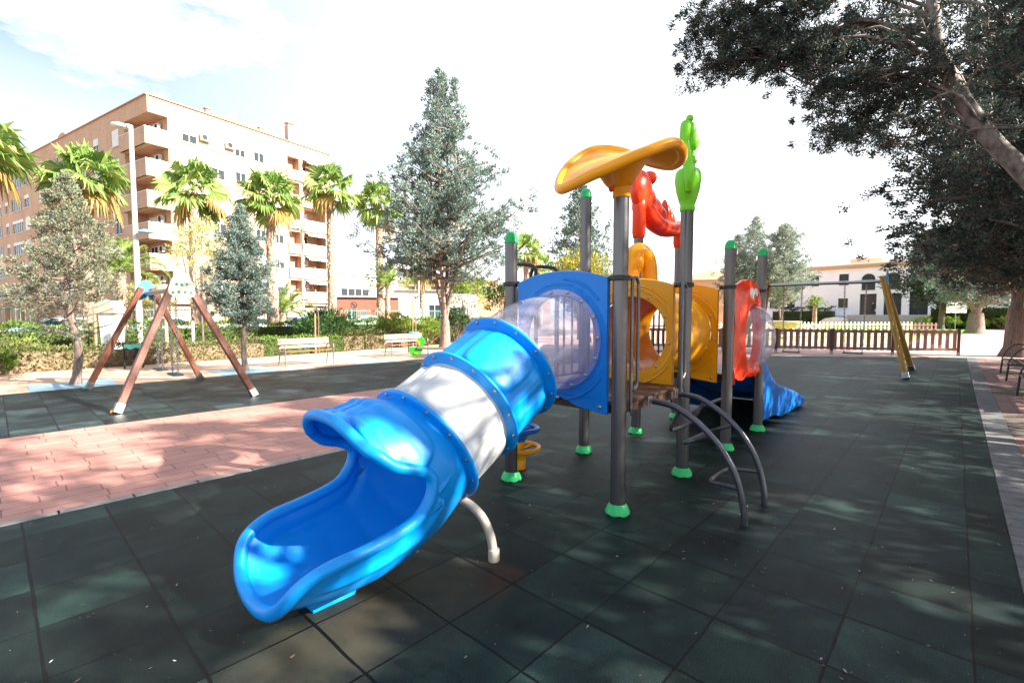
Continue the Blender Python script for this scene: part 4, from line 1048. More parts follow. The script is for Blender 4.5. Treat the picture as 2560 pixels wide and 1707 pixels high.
# ------------------------------------------------------------------ brown slat fence
fp_ = [(19.4, 11.0), (20.25, 9.15), (21.35, 7.32), (22.22, 5.47), (22.99, 3.63), (23.85, 1.755), (25.2, -0.135)]
FB = thing('slat_fence', 'brown wooden slat fence with wavy top rail behind the right swings', 'fence', (fp_[0][0], fp_[0][1], 0))
for i, p in enumerate(fp_):
    b = MB(); b.box((p[0], p[1], 0.57), (0.095, 0.095, 0.9), bev=0.012); ps_ = b.build('fence_post', M['fencepost'], FB)
    b = MB(); b.box((p[0], p[1], 0.07), (0.075, 0.11, 0.14)); b.build('post_foot', M['concrete'], ps_)
for a, c in zip(fp_[:-1], fp_[1:]):
    A, Cc = V3(a[0], a[1], 0), V3(c[0], c[1], 0); l = np.linalg.norm(Cc - A); d = (Cc - A) / l; n_ = V3(-d[1], d[0], 0)
    b = MB()
    wav = [(0.05 + (l - .1) * k / 60, 0.985 + 0.018 * math.cos(2 * PI * 8 * k / 60)) for k in range(61)]
    b.prism(wav + [(l - .05, 0.86), (0.05, 0.86)], A, d, (0, 0, 1), n_, 0.03)
    b.bar(A + d * 0.05 + V3(0, 0, 0.24), Cc - d * 0.05 + V3(0, 0, 0.24), 0.03, 0.10)
    ns = 9
    for k in range(ns):
        f = (k + 0.5) / ns; q = A + d * l * f; b.box(q + n_ * 0.022 + V3(0, 0, 0.565), (0.125, 0.02, 0.78), ax=(d, n_, V3(0, 0, 1)))
    b.build('slat_panel', M['fencewood'], FB)
def picket(nm, label, pts, h, m, gap, w, cat='fence', grp=None):
    t = thing(nm, label, cat, (pts[0][0], pts[0][1], 0), grp)
    for a, c in zip(pts[:-1], pts[1:]):
        A, Cc = V3(a[0], a[1], 0), V3(c[0], c[1], 0); l = np.linalg.norm(Cc - A); d = (Cc - A) / l; n_ = V3(-d[1], d[0], 0); b = MB()
        b.bar(A + V3(0, 0, h * .82), Cc + V3(0, 0, h * .82), 0.03, 0.07); b.bar(A + V3(0, 0, h * .22), Cc + V3(0, 0, h * .22), 0.03, 0.07)
        k = 0
        while k * gap < l:
            b.box(A + d * k * gap + n_ * .022 + V3(0, 0, h * .5), (w, 0.02, h), ax=(d, n_, V3(0, 0, 1))); k += 1
        b.build('picket_panel', m, t)
    return t
cream = mat('pale_yellow_paint', (0.70, 0.63, 0.40), 0.6); whitep = mat('white_paint', (0.75, 0.75, 0.72), 0.55)
picket('picket_fence', 'pale yellow picket fence round the far lawn, behind the brown fence', [tuple(L(33, 12)[:2]), tuple(L(33, 17)[:2]), tuple(L(33, 22)[:2]), tuple(L(33, 27.5)[:2])], 1.05, cream, 0.26, 0.11)
picket('picket_fence', 'low white picket fence just behind the brown slat fence', [tuple(L(24.5, 11.0)[:2]), tuple(L(24.2, 15)[:2]), tuple(L(23.8, 19.6)[:2])], 0.62, whitep, 0.2, 0.09)
picket('picket_fence', 'short dark brown picket run beyond the pale yellow fence', [tuple(L(35, 28.2)[:2]), tuple(L(35, 31)[:2])], 0.95, M['fencewood'], 0.3, 0.13)
# cream stone basin on the far lawn
q = L(31, 17.6)
t = thing('stone_basin', 'cream stone fountain basin on the far lawn behind the pickets', 'fountain', tuple(q))
stone = mat('cream_stone', (0.50, 0.42, 0.33), 0.8, 0, 0.2, 4, 0.3)
b = MB(); b.lathe([(0.4, 0), (0.4, 0.12), (0.22, 0.2), (0.2, 0.55), (0.4, 0.7), (0, 0.72)], q, n=24); b.build('pedestal', stone, t, True, 40)
b = MB(); b.lathe([(0.2, 0.65), (0.55, 0.72), (0.85, 0.9), (0.97, 1.08), (0.95, 1.14), (0.88, 1.1), (0.7, 0.95), (0, 0.9)], q, n=32); b.build('bowl', stone, t, True, 50)

# ------------------------------------------------------------------ vegetation
LM = dict(
    cyp=leafmat('cypress_leaf', [(0.0, (0.09, 0.15, 0.125)), (0.45, (0.20, 0.29, 0.255)), (0.8, (0.31, 0.40, 0.35)), (1.0, (0.27, 0.17, 0.10))], 0.22),
    cyp_pale=leafmat('sparse_cypress_leaf', [(0.0, (0.13, 0.15, 0.10)), (0.45, (0.24, 0.29, 0.20)), (0.75, (0.30, 0.32, 0.21)), (1.0, (0.26, 0.18, 0.10))], 0.25),
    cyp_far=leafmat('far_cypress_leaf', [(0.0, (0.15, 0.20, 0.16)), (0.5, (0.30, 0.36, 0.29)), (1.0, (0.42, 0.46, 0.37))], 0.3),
    dark=leafmat('dark_conifer_leaf', [(0.0, (0.020, 0.040, 0.034)), (0.5, (0.055, 0.092, 0.078)), (0.76, (0.11, 0.15, 0.12)), (1.0, (0.16, 0.075, 0.042))], 0.25),
    hedge=leafmat('hedge_leaf', [(0.0, (0.05, 0.10, 0.012)), (0.5, (0.13, 0.22, 0.03)), (1.0, (0.21, 0.30, 0.06))], 0.3),
    brown=leafmat('winter_hedge_leaf', [(0.0, (0.08, 0.07, 0.03)), (0.4, (0.12, 0.16, 0.04)), (0.75, (0.20, 0.24, 0.07)), (1.0, (0.27, 0.19, 0.10))], 0.3),
    oleander=leafmat('oleander_leaf', [(0.0, (0.03, 0.09, 0.022)), (0.5, (0.075, 0.165, 0.045)), (1.0, (0.16, 0.26, 0.09))], 0.3),
    lightg=leafmat('light_green_leaf', [(0.0, (0.12, 0.20, 0.025)), (0.5, (0.23, 0.34, 0.05)), (1.0, (0.36, 0.43, 0.09))], 0.35),
    palm=leafmat('palm_leaf', [(0.0, (0.12, 0.23, 0.05)), (0.45, (0.26, 0.39, 0.10)), (0.8, (0.46, 0.53, 0.17)), (1.0, (0.64, 0.56, 0.25))], 0.45, 0.38),
    dead=leafmat('dry_palm_leaf', [(0.0, (0.26, 0.15, 0.05)), (0.5, (0.42, 0.28, 0.08)), (1.0, (0.50, 0.40, 0.10))], 0.3),
    mimosa=leafmat('mimosa_leaf', [(0.0, (0.16, 0.20, 0.05)), (0.5, (0.32, 0.33, 0.06)), (0.8, (0.55, 0.44, 0.03)), (1.0, (0.68, 0.52, 0.02))], 0.3),
    willow=leafmat('thin_yellow_leaf', [(0.0, (0.30, 0.32, 0.10)), (0.5, (0.46, 0.43, 0.15)), (1.0, (0.56, 0.50, 0.24))], 0.35),
    cutdark=leafmat('clipped_dark_leaf', [(0.0, (0.02, 0.05, 0.018)), (0.5, (0.045, 0.09, 0.03)), (1.0, (0.09, 0.14, 0.045))], 0.2),
)
bark = mat('grey_bark', (0.22, 0.165, 0.135), 0.9, 0, 0.55, 9, 0.9, 30, (3, 3, 0.5))
darkbark = mat('dark_bark', (0.13, 0.10, 0.085), 0.9, 0, 0.5, 9, 0.9, 30, (3, 3, 0.5))
planebark = mat('mottled_bark', (0.155, 0.13, 0.112), 0.75, 0, 0.8, 9, 0.4, 25, (1, 1, 0.7))
def stop(o): return o
def wob(p0, p1, n, amp, rng):
    P = [p0 + (p1 - p0) * k / n for k in range(n + 1)]
    for k in range(1, n): P[k] = P[k] + rng.normal(size=3) * amp * np.linalg.norm(p1 - p0)
    return P
def conifer(nm, label, base, H, z0, prof, nb, lsize, m, seed, trunk_r=0.12, up=0.25, tuftr=0.16, per=26, tper=9.0, stems=1, bm=None, cat='tree', group=None, fork=0.0, bare=0.0, start=0.3, flat=0.75, nb_low=0):
    """prof(t) -> crown radius at relative height t (0 bottom of the crown, 1 tip)"""
    rng = np.random.default_rng(seed); bm = bm or bark; base = V3(*base)
    t = thing(nm, label, cat, tuple(base), group)
    tb = MB(); stemsP = []
    for s in range(stems):
        a = 2 * PI * s / stems + 0.6; topo = V3(math.cos(a), math.sin(a), 0) * (prof(0.45) * 0.32 if stems > 1 else 0.0)
        hs = H * (1.0 if s == 0 else 0.70 + 0.2 * rng.random())
        if stems > 1:
            P = [base, base + V3(0, 0, fork * .6), base + V3(0, 0, fork) + topo * 0.12, base + V3(0, 0, fork + (hs - fork) * 0.3) + topo * 0.8, base + V3(0, 0, fork + (hs - fork) * 0.65) + topo * 0.8, base + V3(0, 0, hs * 0.97) + topo * (0.2 if s == 0 else 0.7)]
        else: P = wob(base, base + V3(0, 0, H * 0.97), 6, 0.008, rng)
        P = smoothpts(P, 4); n = len(P)
        rr = [trunk_r * (0.62 if (stems > 1 and k > n * 0.3) else 1.0) * (1 - 0.9 * k / (n - 1)) * (1.35 if k == 0 else 1) + 0.008 for k in range(n)]
        tb.tube(P, rr, 9); stemsP.append(np.array(P))
    C, O, RR = [], [], []
    for k in range(nb):
        tt = (k + rng.random()) / nb; tt = tt ** 0.92; z = z0 + (H - z0) * tt * 0.985
        Ps = stemsP[k % stems]; i = min(len(Ps) - 1, int(np.searchsorted(Ps[:, 2] - base[2], z)))
        s0 = Ps[i]; s0 = V3(s0[0], s0[1], base[2] + z)
        az = k * 2.39996 + rng.normal() * 0.35; l = prof(tt) * (0.72 + 0.42 * rng.random())
        if stems > 1: l *= 0.8
        d = V3(math.cos(az), math.sin(az), up + 0.25 * rng.normal() * 0.5 + 0.35 * tt)
        tip = s0 + d * l; mid = s0 + d * l * 0.5 + V3(0, 0, -0.08 * l) + rng.normal(size=3) * 0.05 * l
        B = smoothpts([s0, mid, tip], 4); r0 = max(0.006, trunk_r * 0.32 * (1 - 0.75 * tt))
        tb.tube(B, [r0 * (1 - 0.85 * q / (len(B) - 1)) for q in range(len(B))], 5)
        if tt < bare and rng.random() < 0.6: continue
        nt_ = max(2, int(l * tper))
        for q in range(nt_):
            f = start + (1 - start) * (q + rng.random()) / nt_; bi = f * (len(B) - 1); i0 = min(len(B) - 2, int(bi)); pnt = B[i0] + (B[i0 + 1] - B[i0]) * (bi - i0)
            lat = rng.normal(size=3) * (0.13 * l * (0.4 + f)); lat[2] *= 0.6
            if f > 0.7 and lsize < 0.1: tb.tube([pnt, pnt + lat * 0.9], [0.006, 0.003], 3)
            C.append(pnt + lat); O.append(d / np.linalg.norm(d) * 0.6 + lat * 1.2 + V3(0, 0, 0.35)); RR.append(tuftr * (0.7 + 0.6 * rng.random()))
    for q in range(10):                                   # leader tufts
        C.append(base + V3(rng.normal() * 0.03, rng.normal() * .03, H * (0.93 + 0.07 * q / 9))); O.append(V3(0, 0, 1)); RR.append(tuftr * 0.7)
    tb.build('trunk', bm, t, True, 60)
    P, D, S = tufts(np.array(C), np.array(O), np.array(RR), per, lsize, rng, flat=flat)
    v, f = leaves(P, D, S, 0.5, rng); npmesh('crown', v, f, m, t)
    return t
cone = lambda R, p=0.9, b=0.12: (lambda t: R * (min(1, (t + 0.02) / b) ** 0.6) * (1 - t) ** p + 0.03)
conifer('cypress', 'sparse pale cypress with bare lower twigs beside the brown swing', (1.257, 14.80, 0), 4.75, 1.0, cone(1.28, 0.80, 0.15), 110, 0.05, LM['cyp_pale'], 3, 0.085, 0.22, 0.085, 34, 14, bare=0.22, start=0.45)
conifer('cypress', 'small blue-green cone-shaped cypress between swing and left bench', (4.814, 14.70, 0), 4.6, 1.25, cone(1.10, 0.82, 0.16), 125, 0.052, LM['cyp'], 4, 0.075, 0.28, 0.09, 46, 18, start=0.25)
conifer('cypress', 'tall multi-stemmed blue-green cypress right of the benches', (14.28, 17.40, 0), 12.3, 3.0, lambda t: (4.9 * min(1, (t + 0.07) / 0.2) ** 0.7 * (1 - t) ** 1.3 + 0.12), 235, 0.102, LM['cyp'], 5, 0.25, 0.30, 0.19, 46, 5.2, stems=4, fork=1.7, start=0.30, flat=0.8)
q = L(30, 4.25); conifer('cypress', 'sparse cypress behind the tall grey post with green cap', q, 9.5, 1.6, cone(2.6, 0.75, 0.2), 120, 0.17, LM['cyp'], 6, 0.16, 0.25, 0.30, 18, 5)
q = L(46, 21.4); conifer('cypress', 'dark spiky conifer leftmost of the three behind the red panel', q, 9.0, 1.8, cone(2.3, 0.7, 0.22), 95, 0.13, LM['cyp_far'], 8, 0.16, 0.28, 0.24, 30, 6)
q = L(47, 23.6); conifer('cypress', 'tallest grey-green conifer, middle of the three behind the red panel', q, 10.9, 1.8, cone(2.9, 0.65, 0.25), 110, 0.13, LM['cyp_far'], 12, 0.18, 0.28, 0.25, 30, 6)
q = L(44, 24.6); conifer('cypress', 'pale broad conifer nearest the white building behind the red panel', q, 9.6, 2.2, cone(3.5, 0.6, 0.25), 130, 0.13, LM['cyp_far'], 9, 0.2, 0.28, 0.25, 32, 6, stems=2, fork=0.9)
q = L(50, 44.6); conifer('park_tree', 'dark-trunked conifer on the sunny lawn before the white building', q, 10.0, 2.9, lambda t: 4.6 * min(1, (t + .12) / .25) * (1 - t) ** .5 + .1, 130, 0.26, LM['dark'], 10, 0.3, 0.12, 0.5, 16, 4, bm=darkbark)
q = L(39.6, 38.2); conifer('park_tree', 'thick-trunked spreading tree on the lawn corner at right', q, 8.5, 2.5, lambda t: 4.4 * min(1, (t + .15) / .3) * (1 - t) ** .5 + .1, 130, 0.22, LM['cyp'], 11, 0.62, 0.15, 0.45, 18, 4, stems=4, fork=2.0, bm=bark)
# big shade conifers on the right-hand strip
bigp = lambda R: (lambda t: R * min(1, (t + 0.18) / 0.4) ** 0.8 * (1 - t) ** 0.55 + 0.1)
T26 = conifer('shade_conifer', 'old forked conifer with pale seam down its trunk behind the dark benches', (26.2, -1.75, 0), 12.0, 2.6, bigp(4.4), 160, 0.11, LM['dark'], 21, 0.40, 0.06, 0.23, 46, 7.4, stems=2, fork=2.4, bm=darkbark, group='shade conifers along the right strip')
T19 = conifer('shade_conifer', 'dark spreading conifer whose lowest boughs hang over the brown fence', (19.2, -2.1, 0), 11.5, 2.7, bigp(4.0), 165, 0.085, LM['dark'], 22, 0.26, 0.05, 0.18, 58, 8.2, bm=darkbark, group='shade conifers along the right strip')
T14 = conifer('shade_conifer', 'dense dark conifer mass at right edge above the benches', (14.7, -2.5, 0), 11.0, 3.3, bigp(3.7), 165, 0.070, LM['dark'], 23, 0.26, 0.05, 0.16, 62, 9.2, bm=darkbark, group='shade conifers along the right strip')
# the nearest tree: mottled limb and overhanging boughs at top right
rng = np.random.default_rng(31)
T9 = thing('overhanging_tree', 'near conifer with mottled pale limb and dark boughs overhead at top right', 'tree', (9.3, -1.9, 0), 'shade conifers along the right strip')
tb = MB()
limb = [(9.3, -1.9, 0), (9.32, -1.7, 1.2), (9.3, -1.15, 2.5), (9.25, -0.58, 3.47), (9.2, -0.32, 3.85), (9.13, -0.02, 4.4), (9.07, 0.2, 4.91), (9.06, 0.35, 5.42), (9.14, 0.41, 6.01), (9.25, 0.45, 6.8), (9.3, 0.3, 8.0), (9.3, 0.1, 9.3)]
P = smoothpts(limb, 5); n = len(P); tb.tube(P, [0.125 * (1 - 0.72 * k / (n - 1)) + 0.012 for k in range(n)], 14)
tips = [(8.29, 3.41, 6.6), (8.5, 3.32, 5.76), (8.43, 2.81, 6.05), (8.56, 2.38, 5.57), (8.57, 2.8, 6.69), (8.57, 2.21, 6.12), (8.64, 1.84, 5.26), (8.62, 1.56, 5.57), (8.63, 1.7, 4.73), (8.8, 1.52, 4.34), (8.67, 1.22, 4.85), (8.65, 1.09, 5.53), (8.83, 0.75, 5.12), (8.89, 0.83, 4.56), (8.89, 0.53, 5.6), (8.96, 0.31, 4.55), (9.04, 0.07, 5.2), (9.07, -0.25, 5.37), (9.08, -0.25, 4.31), (8.98, 1.47, 6.19), (8.86, 2.04, 6.57), (8.27, 3.58, 6.09), (8.4, 3.43, 5.87), (8.49, 3.18, 6.04), (8.34, 3.35, 6.25), (8.54, 3.13, 6.46), (8.59, 2.78, 5.79), (8.67, 2.55, 5.95), (8.84, 2.07, 5.71), (8.63, 2.88, 6.47), (9.53, 1.76, 5.26), (9.49, 1.5, 4.9), (9.73, 1.84, 4.52), (9.81, 1.61, 4.77), (9.65, 1.34, 4.45), (9.64, 1.05, 4.52), (9.62, 0.78, 4.44), (9.64, 0.46, 4.17), (9.57, 1.13, 5.39), (9.6, 1.39, 6.23), (8.82, 2.53, 6.35), (8.58, 3.08, 6.6), (8.54, 3.57, 5.82), (9.9, 0.18, 4.37), (10.18, -0.12, 3.98), (9.32, 0.81, 6.01), (9.58, 0.24, 5.89)]
for k in range(46):                                       # the rest of the crown, above and behind the picture
    a = rng.random() * 2 * PI; r = 1.2 + 2.6 * rng.random(); tips.append((9.3 + r * math.cos(a) + 0.6, -0.9 + r * math.sin(a) * 1.1, 6.9 + 3.6 * rng.random() + 0.25 * r))
limbA = np.array(P); C, O, RR = [], [], []
for ti, tp in enumerate(tips):
    tp = V3(*tp); zz = min(8.6, max(3.9, tp[2] - 0.2 * np.linalg.norm(tp[:2] - V3(9.2, 0)) + rng.normal() * 0.5))
    s0 = limbA[int(np.argmin(abs(limbA[:, 2] - zz)))]; l = np.linalg.norm(tp - s0)
    B = smoothpts([s0, s0 * .7 + tp * .3 + V3(0, 0, 0.10 * l) + rng.normal(size=3) * .09, s0 * .45 + tp * .55 + rng.normal(size=3) * .13, s0 * .2 + tp * .8 + V3(0, 0, .04 * l) + rng.normal(size=3) * .12, tp], 4)
    tb.tube(B, [0.020 * (1 - 0.85 * q / (len(B) - 1)) + 0.004 for q in range(len(B))], 6)
    d = (tp - s0) / l; near = ti < 47; nt_ = int(11 + l * 9.5) if near else int(6 + l * 5)
    for q in range(nt_):
        f = 0.42 + 0.62 * rng.random() if l > 1.2 else rng.random(); bi = min(f, 0.999) * (len(B) - 1); i0 = int(bi); pnt = B[i0] + (B[i0 + 1] - B[i0]) * (bi - i0)
        lat = np.clip(rng.normal(size=3) * (0.19 if near else 0.26), -.36, .36); lat[2] = max(-0.17, lat[2] * 0.8 - 0.03)
        if np.min(np.linalg.norm(limbA - (pnt + lat), axis=1)) < 0.30 and rng.random() < .8: continue
        C.append(pnt + lat); O.append(d * 0.5 + lat * 2 + V3(0, 0, -0.15)); RR.append((0.06 + 0.075 * rng.random()) if near else (0.16 + 0.1 * rng.random()))
        if near or q % 3 == 0: tb.tube([pnt, pnt + lat * 0.9], [0.005, 0.0025], 4)
tb.build('trunk', planebark, T9, True, 60)
Pp, D, S = tufts(np.array(C), np.array(O), np.array(RR), 105, 0.047, rng, flat=0.9)
v, f = leaves(Pp, D, S, 0.32, rng); npmesh('crown', v, f, LM['dark'], T9)
# more of the same row and the row behind it: outside the picture, they throw its shade
SHD = conifer('shade_conifer', 'shade conifer of the second row, off the right side of the picture', (5.6, -6.6, 0), 10.5, 2.2, bigp(3.9), 68, 0.15, LM['dark'], 25, 0.24, 0.05, 0.30, 36, 2.8, bm=darkbark, group='shade conifers of the second row')
for (x, y, s, rz) in ((0.2, -6.2, 0.95, 1.0), (8.5, -6.4, 0.92, 5.2), (11.2, -7.2, 1.0, 2.2), (16.8, -7.0, 1.0, 3.3), (22.8, -7.0, 1.0, 4.4)):
    dup(SHD, (x, y, 0), rz, None, s)

# ---------------- hedges
def hedge(nm, label, pts, h, w, m, lsize, dens, seed, core=None, ragged=0.06, cat='hedge', group=None):
    rng = np.random.default_rng(seed); t = thing(nm, label, cat, (pts[0][0], pts[0][1], 0), group)
    P, D = [], []; cb = MB()
    for a, c in zip(pts[:-1], pts[1:]):
        A, Cc = V3(a[0], a[1], 0), V3(c[0], c[1], 0); l = np.linalg.norm(Cc - A); d = (Cc - A) / l; n_ = V3(-d[1], d[0], 0)
        cb.box((A + Cc) / 2 + V3(0, 0, h * 0.43), (l, w * 0.72, h * 0.84), ax=(d, n_, V3(0, 0, 1)))
        N = int(l * (2 * h + w) * dens)
        u = rng.random(N) * l; s = rng.random(N) * (2 * h + w)
        off = np.where(s < h, -w / 2, np.where(s < h + w, s - h - w / 2, w / 2)); zz = np.where(s < h, s, np.where(s < h + w, h, 2 * h + w - s))
        hv = 1 + ragged * 1.2 * np.sin(u * 1.7 + seed) + ragged * np.sin(u * 4.3)
        pos_ = A + d * u[:, None] + n_ * off[:, None] + V3(0, 0, 1) * (zz * hv)[:, None] + rng.normal(size=(N, 3)) * (ragged * 0.9)
        nn = np.where((s < h)[:, None], -n_, np.where((s < h + w)[:, None], V3(0, 0, 1), n_)) + rng.normal(size=(N, 3)) * 0.6 + V3(0, 0, 0.35)
        P.append(pos_); D.append(nn)
    P, D = np.vstack(P), np.vstack(D); P[:, 2] = np.maximum(P[:, 2], 0.0)
    cb.build('twigs', core or mat('twig_mass', (0.07, 0.06, 0.03), 0.95, 0, 0.5, 9, 0.6, 30), t)
    v, f = leaves(P, D, lsize * (0.6 + 0.8 * rng.random(len(P))), 0.55, rng); npmesh('foliage', v, f, m, t); return t
bt = mat('brown_twigs', (0.16, 0.12, 0.07), 0.95, 0, 0.5, 9, 0.6, 30); gt = mat('green_twigs', (0.045, 0.065, 0.015), 0.95, 0, 0.5, 9, 0.6, 30)
hedge('low_hedge', 'low ragged brownish hedge behind the brown swing, left end', [(-14, 18.95), (-6, 18.95), (1.0, 19.2)], 0.62, 0.9, LM['brown'], 0.085, 330, 41, bt, 0.10, group='low hedges along the terracotta path')
hedge('low_hedge', 'low clipped brown-green hedge seen through the swing legs', [(1.0, 19.2), (4.9, 19.3), (6.9, 19.45)], 0.58, 0.9, LM['brown'], 0.08, 360, 42, bt, 0.06, group='low hedges along the terracotta path')
hedge('low_hedge', 'dull green low hedge behind the left bench', [(6.9, 19.5), (10.4, 19.95)], 0.62, 0.9, LM['hedge'], 0.08, 320, 43, gt, 0.05, group='low hedges along the terracotta path')
hedge('low_hedge', 'dry reddish-brown low hedge between the two wooden benches', [(10.4, 19.95), (13.4, 20.1), (17.2, 21.3), (22, 23)], 0.70, 0.9, LM['brown'], 0.09, 300, 44, bt, 0.07, group='low hedges along the terracotta path')
hedge('tall_hedge', 'long clipped bright green hedge in front of the parked cars', [(-16, 24.6), (-4, 24.6), (4, 24.7), (12.2, 24.9)], 1.15, 0.9, LM['hedge'], 0.10, 260, 45, gt, 0.05)
hedge('tall_hedge', 'clipped green hedge running behind the shrubs to the big cypress', [(12.6, 25.0), (19, 26), (30, 28)], 1.15, 0.9, LM['hedge'], 0.11, 200, 46, gt, 0.05)
def shrub(nm, label, p, w, h, m, lsize, n, seed, z0=0.0, lw=0.35, cat='shrub', stem=True, up=0.7):
    rng = np.random.default_rng(seed); t = thing(nm, label, cat, (p[0], p[1], 0)); base = V3(p[0], p[1], 0)
    C, O, RR = [], [], []; tb = MB()
    for k in range(n):
        d = rng.normal(size=3); d /= np.linalg.norm(d); d[2] = abs(d[2]) if rng.random() < 0.7 else d[2] * 0.6
        r = 0.55 + 0.45 * rng.random(); c = base + V3(d[0] * w / 2 * r, d[1] * w / 2 * r, z0 + (h - z0) * (0.42 + 0.58 * d[2] * r))
        c[2] = max(c[2], 0.1); C.append(c); O.append(d * up + V3(0, 0, 0.5)); RR.append(0.10 * w * (0.6 + 0.8 * rng.random()))
        if k % 4 == 0: tb.tube(smoothpts([base + V3(rng.normal() * .05, rng.normal() * .05, 0 if z0 < .3 else z0 * .85), base * .5 + c * .5 + V3(0, 0, .05), c], 3), [0.02, 0.017, 0.014, 0.011, 0.009, 0.007, 0.005], 5)
    if z0 >= .3: tb.tube(wob(base, base + V3(0, 0, z0 + .3), 4, .01, rng), [0.055, .05, .045, .04, .03], 8)
    tb.build('stem', bark if z0 < .3 else darkbark, t, True)
    P, D, S = tufts(np.array(C), np.array(O), np.array(RR), 26, lsize, rng); v, f = leaves(P, D, S, lw, rng); npmesh('foliage', v, f, m, t); return t
shrub('oleander', 'large dark green oleander shrub behind the left bench', L(21.8, -8.45), 2.6, 1.85, LM['oleander'], 0.16, 190, 51, lw=.25)
shrub('shrub', 'yellow-green leafy shrub left of the right bench', L(24, -5.9), 1.9, 1.75, LM['lightg'], 0.13, 110, 52)
shrub('shrub', 'bright green rounded shrub directly behind the right bench', L(24.5, -4.3), 2.0, 1.5, LM['lightg'], 0.12, 110, 53)
shrub('shrub', 'dark leafy shrub beside the big cypress trunk', L(25.5, -3.0), 1.8, 2.0, LM['cutdark'], 0.14, 110, 54)
shrub('shrub', 'low lime-yellow bush in front of the green hedge at far left', L(14.6, -14.9), 1.25, 0.85, LM['lightg'], 0.07, 70, 55)
shrub('shrub', 'fresh green bush at the left picture edge in the low hedge', L(12.6, -13.6), 0.9, 0.65, LM['hedge'], 0.07, 70, 56)
shrub('young_tree', 'small leafy tree with thin pale trunk right of the big cypress', L(28, -2.6), 2.6, 4.2, LM['lightg'], 0.15, 130, 57, z0=1.6, cat='tree')
shrub('young_tree', 'bushy green tree left of the first grey post above the tube', L(33, -0.6), 3.0, 4.0, LM['oleander'], 0.18, 110, 58, z0=1.2, cat='tree')
shrub('mimosa', 'yellow-flowering mimosa behind the blue panel', L(27, 3.9), 3.6, 5.3, LM['mimosa'], 0.16, 210, 59, z0=1.5, cat='tree')
shrub('thin_tree', 'thin tree with sparse yellow winter leaves behind the white heart board', L(20.5, -13.2), 2.2, 5.8, LM['willow'], 0.10, 150, 60, z0=2.4, cat='tree')
shrub('thin_tree', 'bushy olive-brown tree under the lamp post', L(23.5, -17.6), 2.4, 3.3, LM['willow'], 0.12, 90, 61, z0=1.0, cat='tree')
# bare saplings with their stakes
def sapling(label, p, h, seed, m=darkbark, stake=True, r=.03):
    rng = np.random.default_rng(seed); t = thing('bare_sapling', label, 'tree', tuple(p)); tb = MB(); p = V3(*p)
    tb.tube(wob(p, p + V3(0, 0, h * .55), 4, .008, rng), [r, r * .95, r * .9, r * .85, r * .8], 8)
    for k in range(9):
        a = rng.random() * 2 * PI; z = h * (.5 + .1 * rng.random()); d = V3(math.cos(a) * .45, math.sin(a) * .45, 1) * h * (.2 + .28 * rng.random())
        s0 = p + V3(0, 0, h * .54); B = smoothpts([s0, s0 + V3(d[0] * .9, d[1] * .9, d[2] * .35), s0 + d], 4); tb.tube(B, [r * .5 * (1 - .8 * q / 8) for q in range(9)], 5)
        for q in range(3):
            u = B[4 + q]; tb.tube([u, u + rng.normal(size=3) * .12 + V3(0, 0, .25)], [.006, .002], 4)
    tb.build('trunk', m, t, True)
    if stake:
        b = MB(); b.tube([p + RT * -.14, p + RT * -.13 + V3(0, 0, h * .52)], .03, 8); b.build('stake', mat('stake_wood', (.42, .26, .13), .7), t, True)
sapling('bare staked sapling with dark trunk behind the left bench', L(19.6, -7.9), 3.1, 71)
sapling('slim pale bare sapling with stake beside the right bench', L(21, -4.2), 4.2, 72, bark, True, .028)
sapling('leafless tree rising over the roof of the white building', L(92, 57.5), 14.0, 73, bark, False, .16)
for lab, q, h, c in (('thin wooden stake right of the litter bin behind the swing', L(15.9, -11.45), 2.6, (.45, .30, .2)), ('short pinkish post in the low hedge behind the right swing leg', L(17, -11.3), 1.35, (.55, .42, .38)), ('brown stake beside the palm trunk near the white pillar', L(18.2, -15.8), 1.9, (.3, .17, .1))):
    b = MB(); b.lathe([(.05, 0), (.05, h - .03), (.03, h), (0, h)], q, n=12); tag(b.build('post', mat('stake_paint', c, .7), None, True, 40), lab, 'post')

